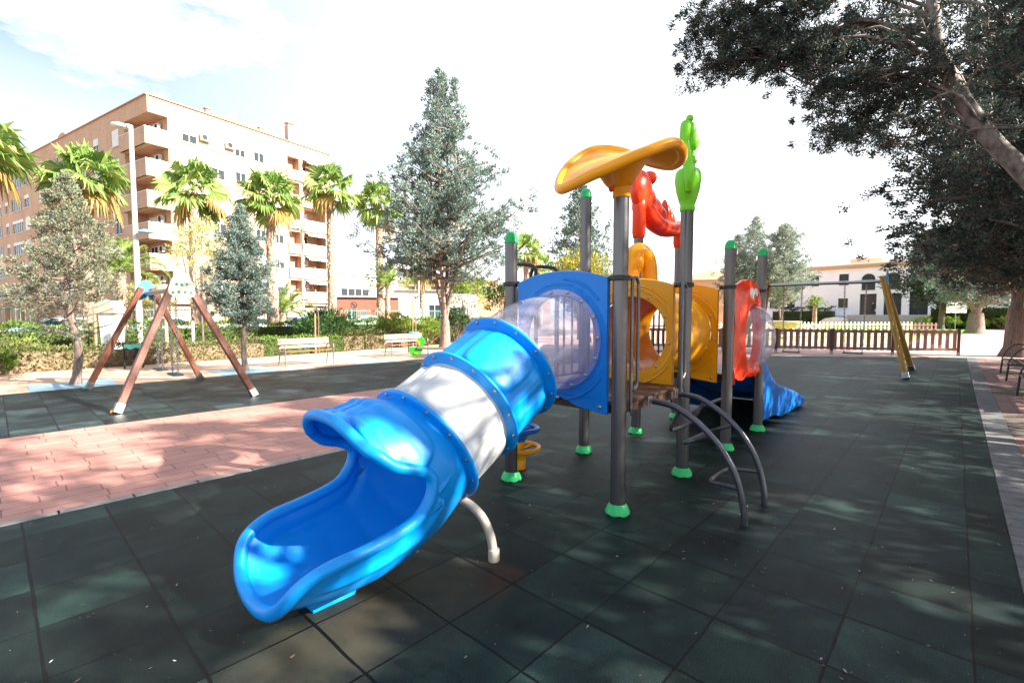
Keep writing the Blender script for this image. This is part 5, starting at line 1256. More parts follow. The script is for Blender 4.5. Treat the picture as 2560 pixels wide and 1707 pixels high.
# ---------------- palms
palmbark = mat('palm_bark', (0.36, 0.25, 0.18), 0.9, 0, 0.7, 7, 1.0, 16, (2.2, 2.2, 1.0))
def palm_trunk(t, base, h, r, rng, m=palmbark):
    b = MB(); n = 26; m_ = int(h * 7)
    prof = [(r * (1.25 if k == 0 else 1.0) * (1 - 0.22 * k / m_), h * k / m_) for k in range(m_ + 1)]
    jit = rng.random((m_ + 1, n))
    b.lathe(prof, base, n=n, wave=lambda i, a, rr, hh: (rr * (1 + 0.20 * (jit[i, int(a / (2 * PI) * n + .5) % n] - .5) + 0.07 * math.cos(6 * a + (i % 2) * PI)), hh))
    b.build('trunk', m, t, False)
def fan_palm(label, base, h, r, crown, seed, nl=34, group='fan palms along the street'):
    rng = np.random.default_rng(seed); t = thing('fan_palm', label, 'palm', tuple(base), group); base = V3(*base)
    palm_trunk(t, base, h, r, rng)
    top = base + V3(0, 0, h + .05); G, Gq, Dd, Dq = [], [], [], []; st = MB()
    nl = int(nl * .66)
    for k in range(nl):
        el = R_(84 - 128 * (k / (nl - 1)) ** 0.85 + rng.normal() * 6); az = k * 2.39996 + rng.normal() * .2
        o = V3(math.cos(az), math.sin(az), 0); d = o * math.cos(el) + V3(0, 0, math.sin(el)); pl = crown * (.42 + .12 * rng.random())
        e0 = top + d * pl * .55; d2 = d * .9 + V3(0, 0, -.10); d2 /= np.linalg.norm(d2); e1 = e0 + d2 * pl * .45
        st.tube([top, e0, e1], [.022, .017, .010], 4)
        side = np.cross(d2, V3(0, 0, 1)); side /= (np.linalg.norm(side) + 1e-6); nor = np.cross(side, d2); ro = rng.normal() * .6; side, nor = side * math.cos(ro) + nor * math.sin(ro), nor * math.cos(ro) - side * math.sin(ro)
        dead = el < R_(-28) and rng.random() < .6
        nseg = 28; Lb = crown * (.54 + .1 * rng.random()); V_, Q_ = [], []
        for s in range(nseg):
            a = R_(-118 + 236 * s / (nseg - 1)); sd_ = d2 * math.cos(a) + side * math.sin(a); ls = Lb * (.72 + .28 * math.cos(a * .7))
            w = Lb * .050; wv = (-d2 * math.sin(a) + side * math.cos(a)) * w + nor * (w * .6 * (1 if s % 2 else -1))
            mid = e1 + sd_ * ls * .58 - V3(0, 0, 1) * ls * .04; dr = .10 + .45 * rng.random() ** 1.2 + (.35 if dead else 0)
            tip = e1 + sd_ * ls * (.96 - .25 * dr) - V3(0, 0, 1) * ls * dr
            i0 = len(V_); V_ += [e1 - wv * .12, e1 + wv * .12, mid + wv, mid - wv, tip + wv * .12, tip - wv * .12]; Q_ += [(i0, i0 + 1, i0 + 2, i0 + 3), (i0 + 3, i0 + 2, i0 + 4, i0 + 5)]
        A, B = (Dd, Dq) if dead else (G, Gq); off = len(A); A += V_; B += [tuple(x + off for x in q) for q in Q_]
    st.build('frond_stem', LM['palm'], t, True)
    npmesh('fronds', np.array(G), np.array(Gq), LM['palm'], t)
    if Dd: npmesh('dry_fronds', np.array(Dd), np.array(Dq), LM['dead'], t)
fan_palm('large fan palm left of the lamp post, in front of the shaded facade', L(20.3, -17.75), 7.1, .29, 1.75, 81, 40)
fan_palm('fan palm right of the lamp post, second of the street row', L(26, -17.0), 8.1, .31, 2.0, 82, 36)
fan_palm('fan palm behind the small blue-green cypress, middle of the row', L(28, -13.9), 8.2, .31, 2.0, 83, 38)
fan_palm('slim fan palm at the right end of the apartment block', L(34, -12.7), 10.2, .30, 2.15, 84, 34)
fan_palm('fan palm half hidden by the tall cypress', L(37, -10.1), 9.8, .31, 2.2, 85, 34)
fan_palm('fan palm whose crown is cut by the left picture edge', L(17.5, -19.4), 7.4, .30, 1.8, 86, 36)
fan_palm('distant fan palm between the cypress and the first capped post', L(46, 1.35), 7.4, .3, 2.1, 87, 26)
fan_palm('smaller distant fan palm just left of the blue panel top', L(50, 2.9), 6.4, .28, 1.9, 88, 24)
fan_palm('distant fan palm trunk to the right behind the tall cypress', L(44, -8.2), 5.4, .3, 1.8, 90, 20)
def date_palm(label, base, h, r, fl, seed, nl=30, m=None):
    rng = np.random.default_rng(seed); t = thing('date_palm', label, 'palm', tuple(base), 'feathery date palms'); base = V3(*base)
    palm_trunk(t, base, h, r, rng); top = base + V3(0, 0, h); V_, Q_ = [], []; st = MB()
    for k in range(nl):
        el = R_(80 - 85 * k / (nl - 1)); az = k * 2.39996; o = V3(math.cos(az), math.sin(az), 0); d = o * math.cos(el) + V3(0, 0, math.sin(el))
        ln = fl * (.85 + .3 * rng.random()); B = smoothpts([top, top + d * ln * .5, top + d * ln * .82 - V3(0, 0, .12 * ln), top + d * ln * .98 + o * .05 - V3(0, 0, .42 * ln)], 6)
        st.tube(B, [.02 * (1 - .8 * q / (len(B) - 1)) for q in range(len(B))], 4)
        for q in range(2, 44):
            f = q / 44 * (len(B) - 1); i0 = min(int(f), len(B) - 2); p = B[i0] + (B[i0 + 1] - B[i0]) * (f - i0); tg = B[i0 + 1] - B[i0]; tg /= np.linalg.norm(tg)
            sd_ = np.cross(tg, V3(0, 0, 1)); sd_ /= np.linalg.norm(sd_) + 1e-6
            for sg in (-1, 1):
                dd = sd_ * sg * .75 + tg * .65 + V3(0, 0, .18 - .3 * rng.random()); ll = fl * .17 * math.sin(PI * min(1, .12 + q / 44 * .9)) + .05; w = V3(0, 0, 1) * .018 + tg * .012
                i1 = len(V_); V_ += [p - w, p + w, p + dd * ll * .6 + w, p + dd * ll]; Q_.append((i1, i1 + 1, i1 + 2, i1 + 3))
    st.build('frond_stem', LM['palm'], t, True); npmesh('fronds', np.array(V_), np.array(Q_), m or LM['palm'], t)
date_palm('feathery date palm behind the lamp post, pale fronds', L(22.5, -18.2), 3.6, .22, 1.9, 91, 32)
date_palm('low date palm arching right of the small blue-green cypress', L(30.5, -14.6), 1.7, .25, 2.3, 92, 26)
date_palm('date palm with drooping crown left of the tall cypress trunk', L(36, -9.3), 3.7, .2, 2.2, 93, 28)
q = L(72, 48.8); date_palm('short cycad-like palm in front of the white building windows', L(58, 36.5), 2.6, .25, 1.5, 94, 26)
# ------------------------------------------------------------------ buildings
def wall_grid(b, o, u, n, W, H, opens, depth=0.12, z0=0.0):
    """wall sheet with real openings and reveals; opens = (u0, u1, z0, z1, depth, back, sides 'lrtb')"""
    o, u, n = V3(*o), V3(*u), V3(*n); Z = V3(0, 0, 1)
    xs = sorted(set([0.0, W] + [v for q in opens for v in q[:2]])); zs = sorted(set([z0, H] + [v for q in opens for v in q[2:4]]))
    for i in range(len(xs) - 1):
        for j in range(len(zs) - 1):
            cx, cz = (xs[i] + xs[i + 1]) / 2, (zs[j] + zs[j + 1]) / 2
            if any(q[0] < cx < q[1] and q[2] < cz < q[3] for q in opens): continue
            b.add([o + u * xs[i] + Z * zs[j], o + u * xs[i + 1] + Z * zs[j], o + u * xs[i + 1] + Z * zs[j + 1], o + u * xs[i] + Z * zs[j + 1]], [(0, 1, 2, 3)])
    for q in opens:
        d = q[4] if len(q) > 4 else depth; back = q[5] if len(q) > 5 else False; sides = q[6] if len(q) > 6 else 'lrtb'
        c = lambda a, z, k: o + u * a + Z * z - n * (d * k)
        if 'l' in sides: b.add([c(q[0], q[2], 0), c(q[0], q[3], 0), c(q[0], q[3], 1), c(q[0], q[2], 1)], [(0, 1, 2, 3)])
        if 'r' in sides: b.add([c(q[1], q[2], 0), c(q[1], q[3], 0), c(q[1], q[3], 1), c(q[1], q[2], 1)], [(0, 1, 2, 3)])
        if 't' in sides: b.add([c(q[0], q[3], 0), c(q[1], q[3], 0), c(q[1], q[3], 1), c(q[0], q[3], 1)], [(0, 1, 2, 3)])
        if 'b' in sides: b.add([c(q[0], q[2], 0), c(q[1], q[2], 0), c(q[1], q[2], 1), c(q[0], q[2], 1)], [(0, 1, 2, 3)])
        if back: b.add([c(q[0], q[2], 1), c(q[1], q[2], 1), c(q[1], q[3], 1), c(q[0], q[3], 1)], [(0, 1, 2, 3)])
glass, gnt, gb = base_mat('window_glass'); gb.inputs['Base Color'].default_value = (0.035, 0.045, 0.05, 1); gb.inputs['Roughness'].default_value = 0.12; gb.inputs['Specular IOR Level'].default_value = 0.15
frame_w = mat('white_frame', (0.72, 0.72, 0.70), 0.45); shut = mat('white_blind', (0.70, 0.69, 0.66), 0.6, 0, .06, 3); darkframe = mat('dark_frame', (0.03, 0.045, 0.06), 0.4)
acm = mat('ac_casing', (0.60, 0.58, 0.52), 0.5); grille = mat('dark_grille', (0.05, 0.05, 0.05), 0.6)
def window(parent, o, u, n, u0, u1, z0, z1, rec=0.10, fm=None, blind=0.0, leaves_=2, gm=None, bars=0):
    o, u, n = V3(*o), V3(*u), V3(*n); Z = V3(0, 0, 1); ax = (u, n, Z); fm = fm or frame_w
    b = MB(); w = 0.055; c = o - n * rec
    for a in [u0 + w / 2, u1 - w / 2] + [u0 + (u1 - u0) * k / leaves_ for k in range(1, leaves_)]: b.box(c + u * a + Z * (z0 + z1) / 2, (w, 0.07, z1 - z0 - 0.004), ax=ax)
    for z in [z0 + w / 2, z1 - w / 2] + [z0 + (z1 - z0) * (k + 1) / (bars + 1) for k in range(bars)]: b.box(c + u * (u0 + u1) / 2 + Z * z, (u1 - u0 - 0.004, 0.066, w), ax=ax)
    f = b.build('window', fm, parent)
    b = MB(); g = c - n * 0.012; b.box(g + u * (u0 + u1) / 2 + Z * (z0 + z1) / 2, (u1 - u0 - 0.02, 0.012, z1 - z0 - 0.02), ax=ax); b.build('pane', gm or glass, f)
    if blind > 0:
        b = MB(); hb = (z1 - z0) * blind; b.box(c + n * 0.052 + u * (u0 + u1) / 2 + Z * (z1 - hb / 2), (u1 - u0 - 0.02, 0.02, hb - 0.01), ax=ax); b.build('blind', shut, f)
    b = MB(); b.box(o + n * 0.03 + u * (u0 + u1) / 2 + Z * (z0 - 0.035), (u1 - u0 + 0.14, 0.16, 0.05), ax=ax); b.build('sill', shut, f)
    return f
def ac(parent, o, u, n, a, z):
    o, u, n = V3(*o), V3(*u), V3(*n); Z = V3(0, 0, 1); ax = (u, n, Z); b = MB(); c = o + n * 0.22 + u * a + Z * z
    b.box(c, (0.85, 0.32, 0.6), ax=ax, bev=0.02); q = b.build('air_conditioner', acm, parent)
    b = MB(); b.lathe([(0.0, 0), (0.22, 0), (0.24, 0.012), (0.25, 0.0)], c + n * 0.163 - u * .12, n, 20); b.build('fan_grille', grille, q)
br = wallbrick('apartment_brick', (0.58, 0.36, 0.235)); creamw = mat('balcony_soffit', (0.56, 0.42, 0.22), 0.8)
cap_w = mat('white_coping', (0.72, 0.70, 0.66), 0.6)
ab = R_(11.3); uR = V3(math.cos(ab), math.sin(ab), 0); uL = V3(-math.sin(ab), math.cos(ab), 0); nR, nL = -uL, -uR
Cn = L(41.8, -30.95); Cn = V3(Cn[0], Cn[1], 0); H = 20.15; WR, WLn = 18.6, 47.0; Z = V3(0, 0, 1)
AP = thing('apartment_block', 'tall orange brick apartment block with corner balconies behind the palms', 'building', tuple(Cn))
fl = [16.3 - 2.66 * k for k in range(6)]
wr = random.Random(5)
# left (shaded) face
opL = []; winL = []
colsL = [(5.85, 7.35, 0), (10.4, 11.7, 0), (13.2, 16.6, 1), (18.3, 19.6, 0), (20.8, 25.2, 1), (26.3, 27.5, 0), (31.0, 32.8, 0), (33.5, 37.8, 1), (39.0, 40.4, 0), (42, 45.5, 1)]
for k, f0 in enumerate(fl):
    opL.append((0.0, 4.65, f0, f0 + 2.45, 1.5, True, 'rtb'))
    for (a, c, kind) in colsL:
        z0 = f0 + (0.65 if kind == 0 else 0.6); z1 = f0 + 2.2; opL.append((a, c, z0, z1, 0.16, True)); winL.append((a, c, z0, z1, kind))
for a in (1.0, 6.5, 12, 17.5, 23, 28.5, 34, 39.5): opL.append((a, a + 3.4, 0.15, 2.4, 0.5, True))
b = MB(); wall_grid(b, Cn, uL, nL, WLn, H, opL)
opR = [(0.0, 1.5, f0, f0 + 2.45, 4.65, False, 'r' if False else '') for f0 in fl]; winR = []
colsR = [(2.6, 3.9), (5.05, 6.3), (7.3, 8.35), (9.2, 10.3), (11.2, 12.3)]
for k, f0 in enumerate(fl):
    for (a, c) in colsR: opR.append((a, c, f0 + 0.75, f0 + 2.15, 0.14, True)); winR.append((a, c, f0 + 0.75, f0 + 2.15))
    opR.append((12.9, 14.3, f0 + 0.1, f0 + 2.3, 0.9, True)); opR.append((14.75, 17.6, f0 + 0.05, f0 + 2.4, 1.5, True))
for a in (1.0, 5.5, 10.0, 14.3): opR.append((a, a + 3.2, 0.15, 2.5, 0.4, True))
wall_grid(b, Cn, uR, nR, WR, H, opR)
# the other two sides, roof and parapet
e0, e1, e2 = Cn + uR * WR, Cn + uR * WR + uL * WLn, Cn + uL * WLn
b.add([e0, e1, e1 + Z * H, e0 + Z * H], [(0, 1, 2, 3)]); b.add([e1, e2, e2 + Z * H, e1 + Z * H], [(0, 1, 2, 3)])
b.add([q + Z * (H - 0.4) for q in (Cn, e0, e1, e2)], [(0, 1, 2, 3)])
b.build('wall', br, AP)
b = MB()
b.box(Cn + uL * WLn / 2 + Z * (H + 0.03), (WLn + .1, 0.3, 0.07), ax=(uL, nL, Z)); b.box(Cn + uR * (WR / 2 + .02) + Z * (H + 0.03), (WR - .32, 0.3, 0.07), ax=(uR, nR, Z)); b.build('coping', mat('brick_coping', (0.5, 0.3, 0.19), .8), AP)
b = MB()
for a in (19.6, 34.5): b.prism([(-1.9, 0), (-1.2, .12), (-.7, .38), (0, .5), (.7, .38), (1.2, .12), (1.9, 0)], Cn + uL * a + Z * (H + 0.06) + nL * -0.1, uL, Z, nL, 0.25)
b.build('parapet_crest', br, AP)
for (a, c, z0, z1, kind) in winL: window(AP, Cn, uL, nL, a, c, z0, z1, 0.09, None, wr.choice([0, .3, .45, .7, 1.0]) if kind == 0 else wr.choice([0, 0.25]), 2 if kind == 0 else 5)
for (a, c, z0, z1) in winR: window(AP, Cn, uR, nR, a, c, z0, z1, 0.08, None, wr.choice([0.2, .35, .5, 1.0]), 2)
for k, f0 in enumerate(fl):
    b = MB(); t_ = 0.16                                        # corner balcony: L-shaped brick parapet standing proud of both faces
    b.box(Cn + uL * 2.2 + nL * 0.30 + Z * (f0 + 0.38), (4.96, t_, 1.36), ax=(uL, nL, Z)); b.box(Cn + uR * 0.665 + nR * 0.16 - uL * 0.1 + Z * (f0 + 0.38), (1.77, t_, 1.36), ax=(uR, nR, Z))
    bl = b.build('balcony', br, AP)
    b = MB(); b.box(Cn + uL * 2.2 + nL * 0.1 + Z * (f0 - 0.22), (4.8, 0.5, 0.16), ax=(uL, nL, Z)); b.build('slab', creamw, bl)
    b = MB(); b.box(Cn + uL * 2.2 + nL * 0.30 + Z * (f0 + 1.10), (5.0, .2, .06), ax=(uL, nL, Z)); b.box(Cn + uR * 0.72 + nR * 0.26 + Z * (f0 + 1.10), (1.7, .2, .06), ax=(uR, nR, Z)); b.build('balcony_rail', cap_w, bl)
    ac(AP, Cn + nL * -1.5, uL, nL, 1.4, f0 + 1.75)
    window(AP, Cn + nL * -1.42, uL, nL, 2.6, 4.0, f0 + 0.1, f0 + 2.1, 0.06, None, 0.5 * (k % 2), 2)
    o2 = Cn - nR * 1.42
    window(AP, o2, uR, nR, 15.0, 16.2, f0 + 0.12, f0 + 2.1, 0.05, None, 0.35 * (k % 3), 2)
    b = MB(); b.box(Cn + uR * 16.2 + nR * 0.12 + Z * (f0 + 0.42), (3.5, .16, 1.2), ax=(uR, nR, Z)); b.box(Cn + uR * 13.6 + nR * 0.10 + Z * (f0 + 0.42), (1.6, .14, 1.1), ax=(uR, nR, Z)); bl = b.build('balcony', br, AP)
    b = MB(); b.box(Cn + uR * 16.2 + nR * 0.12 + Z * (f0 + 1.05), (3.56, .2, .05), ax=(uR, nR, Z)); b.build('balcony_rail', cap_w, bl)
    if k != 2:
        b = MB(); N_ = 17
        pts = [Cn + uR * (14.8 + 2.7 * i / N_) + nR * 0.75 + Z * (f0 + 1.92 + (0.04 if i % 2 else -.03)) for i in range(N_ + 1)]
        b.add([Cn + uR * 14.8 + nR * .02 + Z * (f0 + 2.36), Cn + uR * 17.5 + nR * .02 + Z * (f0 + 2.36)] + [Cn + uR * 17.5 + nR * .75 + Z * (f0 + 2.08), Cn + uR * 14.8 + nR * .75 + Z * (f0 + 2.08)], [(0, 1, 2, 3)])
        b.add([Cn + uR * 14.8 + nR * .75 + Z * (f0 + 2.08), Cn + uR * 17.5 + nR * .75 + Z * (f0 + 2.08)] + pts[::-1], [tuple(range(N_ + 3))]); b.build('awning', cap_w, AP)
for (a, z) in ((4.5, fl[0] + 1.55), (6.8, fl[0] + 1.5), (4.5, fl[1] + 1.5), (8.8, fl[2] + 1.4), (10.8, fl[4] + 1.5)): ac(AP, Cn, uR, nR, a, z)
for (a, d, h, w) in ((5.6, 1.5, 0.85, .45), (10.9, 1.5, 0.75, .4), (13.6, .6, 1.9, .6)):
    b = MB(); c = Cn + uR * a - nR * d + Z * (H + h / 2 - .2); b.box(c, (w, w, h + .4), ax=(uR, nR, Z)); b.box(c + Z * (h / 2 + .32), (w * .7, w * .7, .16), ax=(uR, nR, Z)); b.box(c + Z * (h / 2 + .44), (w * 1.2, w * 1.2, .07), ax=(uR, nR, Z)); b.build('chimney', br, AP)
b = MB(); b.bar(Cn + uR * 5.9 - nR * 1.4 + Z * (H + .55), Cn + uR * 11.6 - nR * 1.4 + Z * (H + .5), .25, .5); b.build('roof_ridge', mat('roof_tile', (.42, .16, .09), .8), AP)
def ant(a, d, h):
    b = MB(); p = Cn + uR * a - nR * d + Z * (H - .3); b.tube([p, p + Z * h], .025, 6)
    for k in range(3): b.tube([p + Z * (h - .2 - .25 * k) - uR * .4, p + Z * (h - .2 - .25 * k) + uR * .4], .015, 5)
    b.build('aerial', M['steel'], AP)
ant(8.6, 2.5, 2.4); ant(3.0, 20, 2.6)

def simple_building(nm, label, o, u, W, D_, H, m, wins, roofm=None, roof=None, over=0.25, fm=None):
    o = V3(*o); u = V3(*u); n = V3(u[1], -u[0], 0); t = thing(nm, label, 'building', tuple(o)); b = MB()
    wall_grid(b, o, u, n, W, H, [(a, c, z0, z1, .15, True) for (a, c, z0, z1) in wins])
    A, B, C, D = o, o + u * W, o + u * W - n * D_, o - n * D_
    for p, q in ((B, C), (C, D), (D, A)): b.add([p, q, q + Z * H, p + Z * H], [(0, 1, 2, 3)])
    b.add([p + Z * (H - .02) for p in (A, B, C, D)], [(0, 1, 2, 3)]); b.build('wall', m, t)
    for (a, c, z0, z1) in wins: window(t, o, u, n, a, c, z0, z1, .08, fm, 0, max(2, int((c - a) / 1.0)))
    b = MB()
    if roof:
        A, B, C, D = [p + Z * H for p in (A - u * over + n * over, B + u * over + n * over, C + u * over - n * over, D - u * over - n * over)]
        R1 = o + u * min(W * .5, D_ * .5) - n * D_ / 2 + Z * (H + roof); R2 = o + u * (W - min(W * .5, D_ * .5)) - n * D_ / 2 + Z * (H + roof)
        b.add([A, B, C, D, R1, R2], [(0, 1, 5, 4), (1, 2, 5), (2, 3, 4, 5), (3, 0, 4), (0, 3, 2, 1)]); b.build('roof', roofm, t)
    else:
        b.box(o + u * W / 2 + n * 0.06 + Z * (H + .06), (W + .3, .4, .16), ax=(u, n, Z)); b.build('cornice', roofm or cap_w, t)
    return t
rb = wallbrick('red_wall_brick', (0.36, 0.10, 0.06)); whitew = mat('white_render', (0.74, 0.71, 0.66), 0.85, 0, .08, .6); peach = mat('peach_render', (0.62, 0.40, 0.25), 0.85, 0, .1, .5); tile = mat('clay_tiles', (0.50, 0.25, 0.14), .85, 0, .25, 6)
simple_building('boundary_building', 'low red brick building behind the road signs, right of the apartment block', L(50, -18.2), (L(52, -12.3) - L(50, -18.2)) / np.linalg.norm(L(52, -12.3) - L(50, -18.2)), 6.3, 9, 3.35, rb, [(1.0, 1.9, .8, 2.1)])
d_ = (L(56, -5) - L(54, -12.4)); simple_building('white_house', 'low white rendered house between palm trunk and tall cypress', L(54, -13.2), d_ / np.linalg.norm(d_), 9.5, 8, 4.2, whitew, [(3.8, 5.2, .1, 2.6), (6.4, 8.0, 1.1, 2.3)], mat('grey_roof', (.3, .3, .32), .7))
d_ = (L(70, -4) - L(70, -16)); simple_building('peach_building', 'peach building with dark windows rising behind the white house', L(70, -17), d_ / np.linalg.norm(d_), 15, 10, 6.4, peach, [(2, 4, 4.2, 5.6), (5.2, 7, 4.2, 5.6), (9, 11, 4.2, 5.6), (12.5, 14, 4.2, 5.6)])
d_ = uR * 1.0; simple_building('annex', 'white sports annex with strip window right of the apartment block', L(60, -22.6), d_ / np.linalg.norm(d_), 13, 10, 6.6, whitew, [(1.6, 6.2, 3.2, 4.9)])
d_ = (L(56, 27) - L(58, 20)); simple_building('tile_roof_house', 'orange brick house with hipped clay tile roof behind the yellow tunnel', L(58, 20.0), d_ / np.linalg.norm(d_), 8.5, 9, 5.6, peach, [(2.1, 3.4, 2.6, 4.4), (5, 6.2, 2.6, 4.4)], tile, 1.6, .4)
d_ = (L(75, 6) - L(75, -6)); simple_building('distant_block', 'distant brick block behind the leafy trees by the first grey post', L(75, -5), d_ / np.linalg.norm(d_), 11, 9, 5.0, br, [(1.5, 3, 2.8, 4.2), (4.5, 6, 2.8, 4.2), (7.5, 9, 2.8, 4.2)], tile, 1.0)

# white civic building
A0 = L(72, 43.2); B0 = L(64, 49.7); cu = (B0 - A0) / np.linalg.norm(B0 - A0); cn = V3(cu[1], -cu[0], 0)
CV = thing('civic_building', 'white two-storey civic building with arched windows and glazed entrance at right', 'building', tuple(A0))
o = A0 - cu * 7.0; W = 40.0; HB = 7.9; sh = 7.0
ops, rect, arch, door = [], [], [], []
for a, c in ((-4.5, -3.3), (-2.0, -0.85), (1.16, 2.3), (4.8, 5.97)):
    for z0, z1 in ((5.6, 7.15), (2.45, 3.75)): ops.append((a + sh, c + sh, z0, z1, .22, True)); rect.append((a + sh, c + sh, z0, z1))
for k in range(5):
    a = 7.5 + 2.68 * k; ops.append((a + sh, a + 1.55 + sh, 4.8, 7.0, .3, True)); arch.append((a + sh, a + 1.55 + sh, 4.8, 7.0)); ops.append((a - .15 + sh, a + 1.75 + sh, 1.45, 4.3, .5, True)); door.append((a - .15 + sh, a + 1.75 + sh, 1.45, 4.3))
for a in (22.5, 26, 29.5):
    for z0, z1 in ((5.6, 7.15), (2.45, 3.75)): ops.append((a + sh - 1, a + 1.2 + sh - 1, z0, z1, .22, True)); rect.append((a + sh - 1, a + 1.2 + sh - 1, z0, z1))
b = MB(); wall_grid(b, o, cu, cn, W, HB, ops)
for (a, c, z0, z1) in arch:                                     # spandrels turn the opening's head into an arch
    r = (c - a) / 2; zc = z1 - r; m_ = (a + c) / 2
    for sg in (-1, 1):
        pts = [o + cu * (m_ + sg * r) + Z * z1 + cn * .003] + [o + cu * (m_ + sg * r * math.cos(q)) + Z * (zc + r * math.sin(q)) + cn * .003 for q in np.linspace(0, PI / 2, 10)]
        b.add(pts, [(0, i, i + 1) for i in range(1, 10)])
for p, q in ((o + cu * W, o + cu * W - cn * 14), (o + cu * W - cn * 14, o - cn * 14), (o - cn * 14, o)): b.add([p, q, q + Z * HB, p + Z * HB], [(0, 1, 2, 3)])
b.add([p + Z * (HB - .02) for p in (o, o + cu * W, o + cu * W - cn * 14, o - cn * 14)], [(0, 1, 2, 3)])
civ = mat('civic_white_render', (0.86, 0.88, 0.92), 0.8, 0, .05, .5); b.build('wall', civ, CV)
for q in rect: window(CV, o, cu, cn, *q, .16, darkframe, 0, 2, None, 1)
for (a, c, z0, z1) in arch:
    window(CV, o, cu, cn, a, c, z0, z1, .2, darkframe, 0, 3, None, 1)
    r = (c - a) / 2; m_ = (a + c) / 2; b = MB(); zc = z1 - r
    b.tube([o + cu * (m_ + (r + .12) * math.cos(q)) + Z * (zc + (r + .12) * math.sin(q)) + cn * .02 for q in np.linspace(0, PI, 21)], .09, 6); b.build('arch_moulding', civ, CV, True)
for (a, c, z0, z1) in door: window(CV, o, cu, cn, a, c, z0, z1, .4, darkframe, 0, 2, None, 2)
b = MB(); b.box(o + cu * W / 2 + cn * .15 + Z * (HB + .22), (W + .6, .7, .42), ax=(cu, cn, Z)); b.build('cornice', mat('ochre_cornice', (.55, .33, .16), .8), CV)
b = MB(); b.box(o + cu * W / 2 - cn * .2 + Z * (HB + .55), (W, .2, .24), ax=(cu, cn, Z)); b.build('parapet', civ, CV)
b = MB(); c = o + cu * 13 - cn * 5 + Z * (HB + .9); b.box(c, (2.2, 2, 1.6), ax=(cu, cn, Z)); b.box(c + cu * 2, (1.6, 2, 1.4), ax=(cu, cn, Z)); b.build('roof_hut', peach, CV)
b = MB(); s0 = 7.0 + sh
for k in range(8): b.box(o + cu * (s0 + 6.6) + cn * (1.1 + .17 * (7 - k)) + Z * (0.09 + .09 + .18 * k - .09), (14.0, 2.2 - .0 * k + .34 * 0, .178), ax=(cu, cn, Z))
b.build('entrance_steps', mat('step_stone', (.42, .41, .40), .8, 0, .12, 2), CV)
b = MB(); b.box(o + cu * (s0 + 6.6) + cn * .02 + Z * .7, (26, 1.2, 1.43), ax=(cu, cn, Z)); b.build('podium', civ, CV)
for a, lab in ((s0 - 1.7, 'white curved planter wall left of the entrance steps'), (s0 + 9.4, 'white curved planter wall right of the entrance steps')):
    b = MB(); q = o + cu * a + cn * 3.2
    b.prism([(-1.4, 0), (1.6, 0), (1.7, .5), (1.5, 1.0), (.2, 1.15), (-.9, .95), (-1.5, .5)], q, cu, Z, cn, 1.6, .1); tag(b.build('planter_wall', whitep, None, True, 40), lab, 'planter')
q0 = o + cu * 1.0 + cn * 4.5
hedge('building_hedge', 'clipped hedge in front of the white building left of the steps', [tuple((o + cu * 4.5 + cn * 3)[:2]), tuple((o + cu * 12.2 + cn * 3)[:2])], 2.3, 1.6, LM['cutdark'], .22, 60, 101, gt, .05)
hedge('building_hedge', 'lower round-edged hedge before the clipped hedge at the white building', [tuple((o + cu * 5.5 + cn * 4.6)[:2]), tuple((o + cu * 9.5 + cn * 4.6)[:2])], 1.0, 1.0, LM['cutdark'], .18, 60, 102, gt, .05)
hedge('building_hedge', 'tall dark square hedge behind the white sign board', [tuple(L(53, 46.2)[:2]), tuple(L(47, 52)[:2]), tuple(L(43, 56)[:2])], 2.6, 1.6, LM['cutdark'], .2, 60, 103, gt, .04)
for k, (f_, r_) in enumerate(((51.5, 44.0), (50.3, 45.9), (49.2, 47.6), (48.2, 49.2))):
    shrub('clipped_bush', ['clipped round bush left of the dark lawn trunk', 'clipped round bush right of the dark lawn trunk', 'clipped round bush under the white sign board', 'clipped round bush beside the thick lawn trunk'][k], L(f_, r_), 1.9, 1.3, LM['lightg'], .14, 60, 110 + k)

# ------------------------------------------------------------------ street things
def bar_fence(label, pts, h, m):
    t = thing('railing_fence', label, 'fence', (pts[0][0], pts[0][1], 0))
    for a, c in zip(pts[:-1], pts[1:]):
        A, Cc = V3(a[0], a[1], 0), V3(c[0], c[1], 0); l = np.linalg.norm(Cc - A); d = (Cc - A) / l; b = MB()
        b.bar(A + Z * (h - .12), Cc + Z * (h - .12), .03, .045); b.bar(A + Z * .2, Cc + Z * .2, .03, .045)
        for k in range(int(l / .16) + 1): b.box(A + d * (.16 * k) + Z * h / 2, (.02, .02, h), ax=(d, V3(-d[1], d[0], 0), Z))
        b.box(A + Z * (h / 2 + .05), (.07, .07, h + .1), ax=(d, V3(-d[1], d[0], 0), Z)); b.build('bar_panel', m, t)
bar_fence('green metal bar fence between the park hedge and the street', [(-16 + 4 * k, 32.3 + .01 * k) for k in range(16)], 1.95, mat('green_fence_paint', (.10, .26, .20), .5))
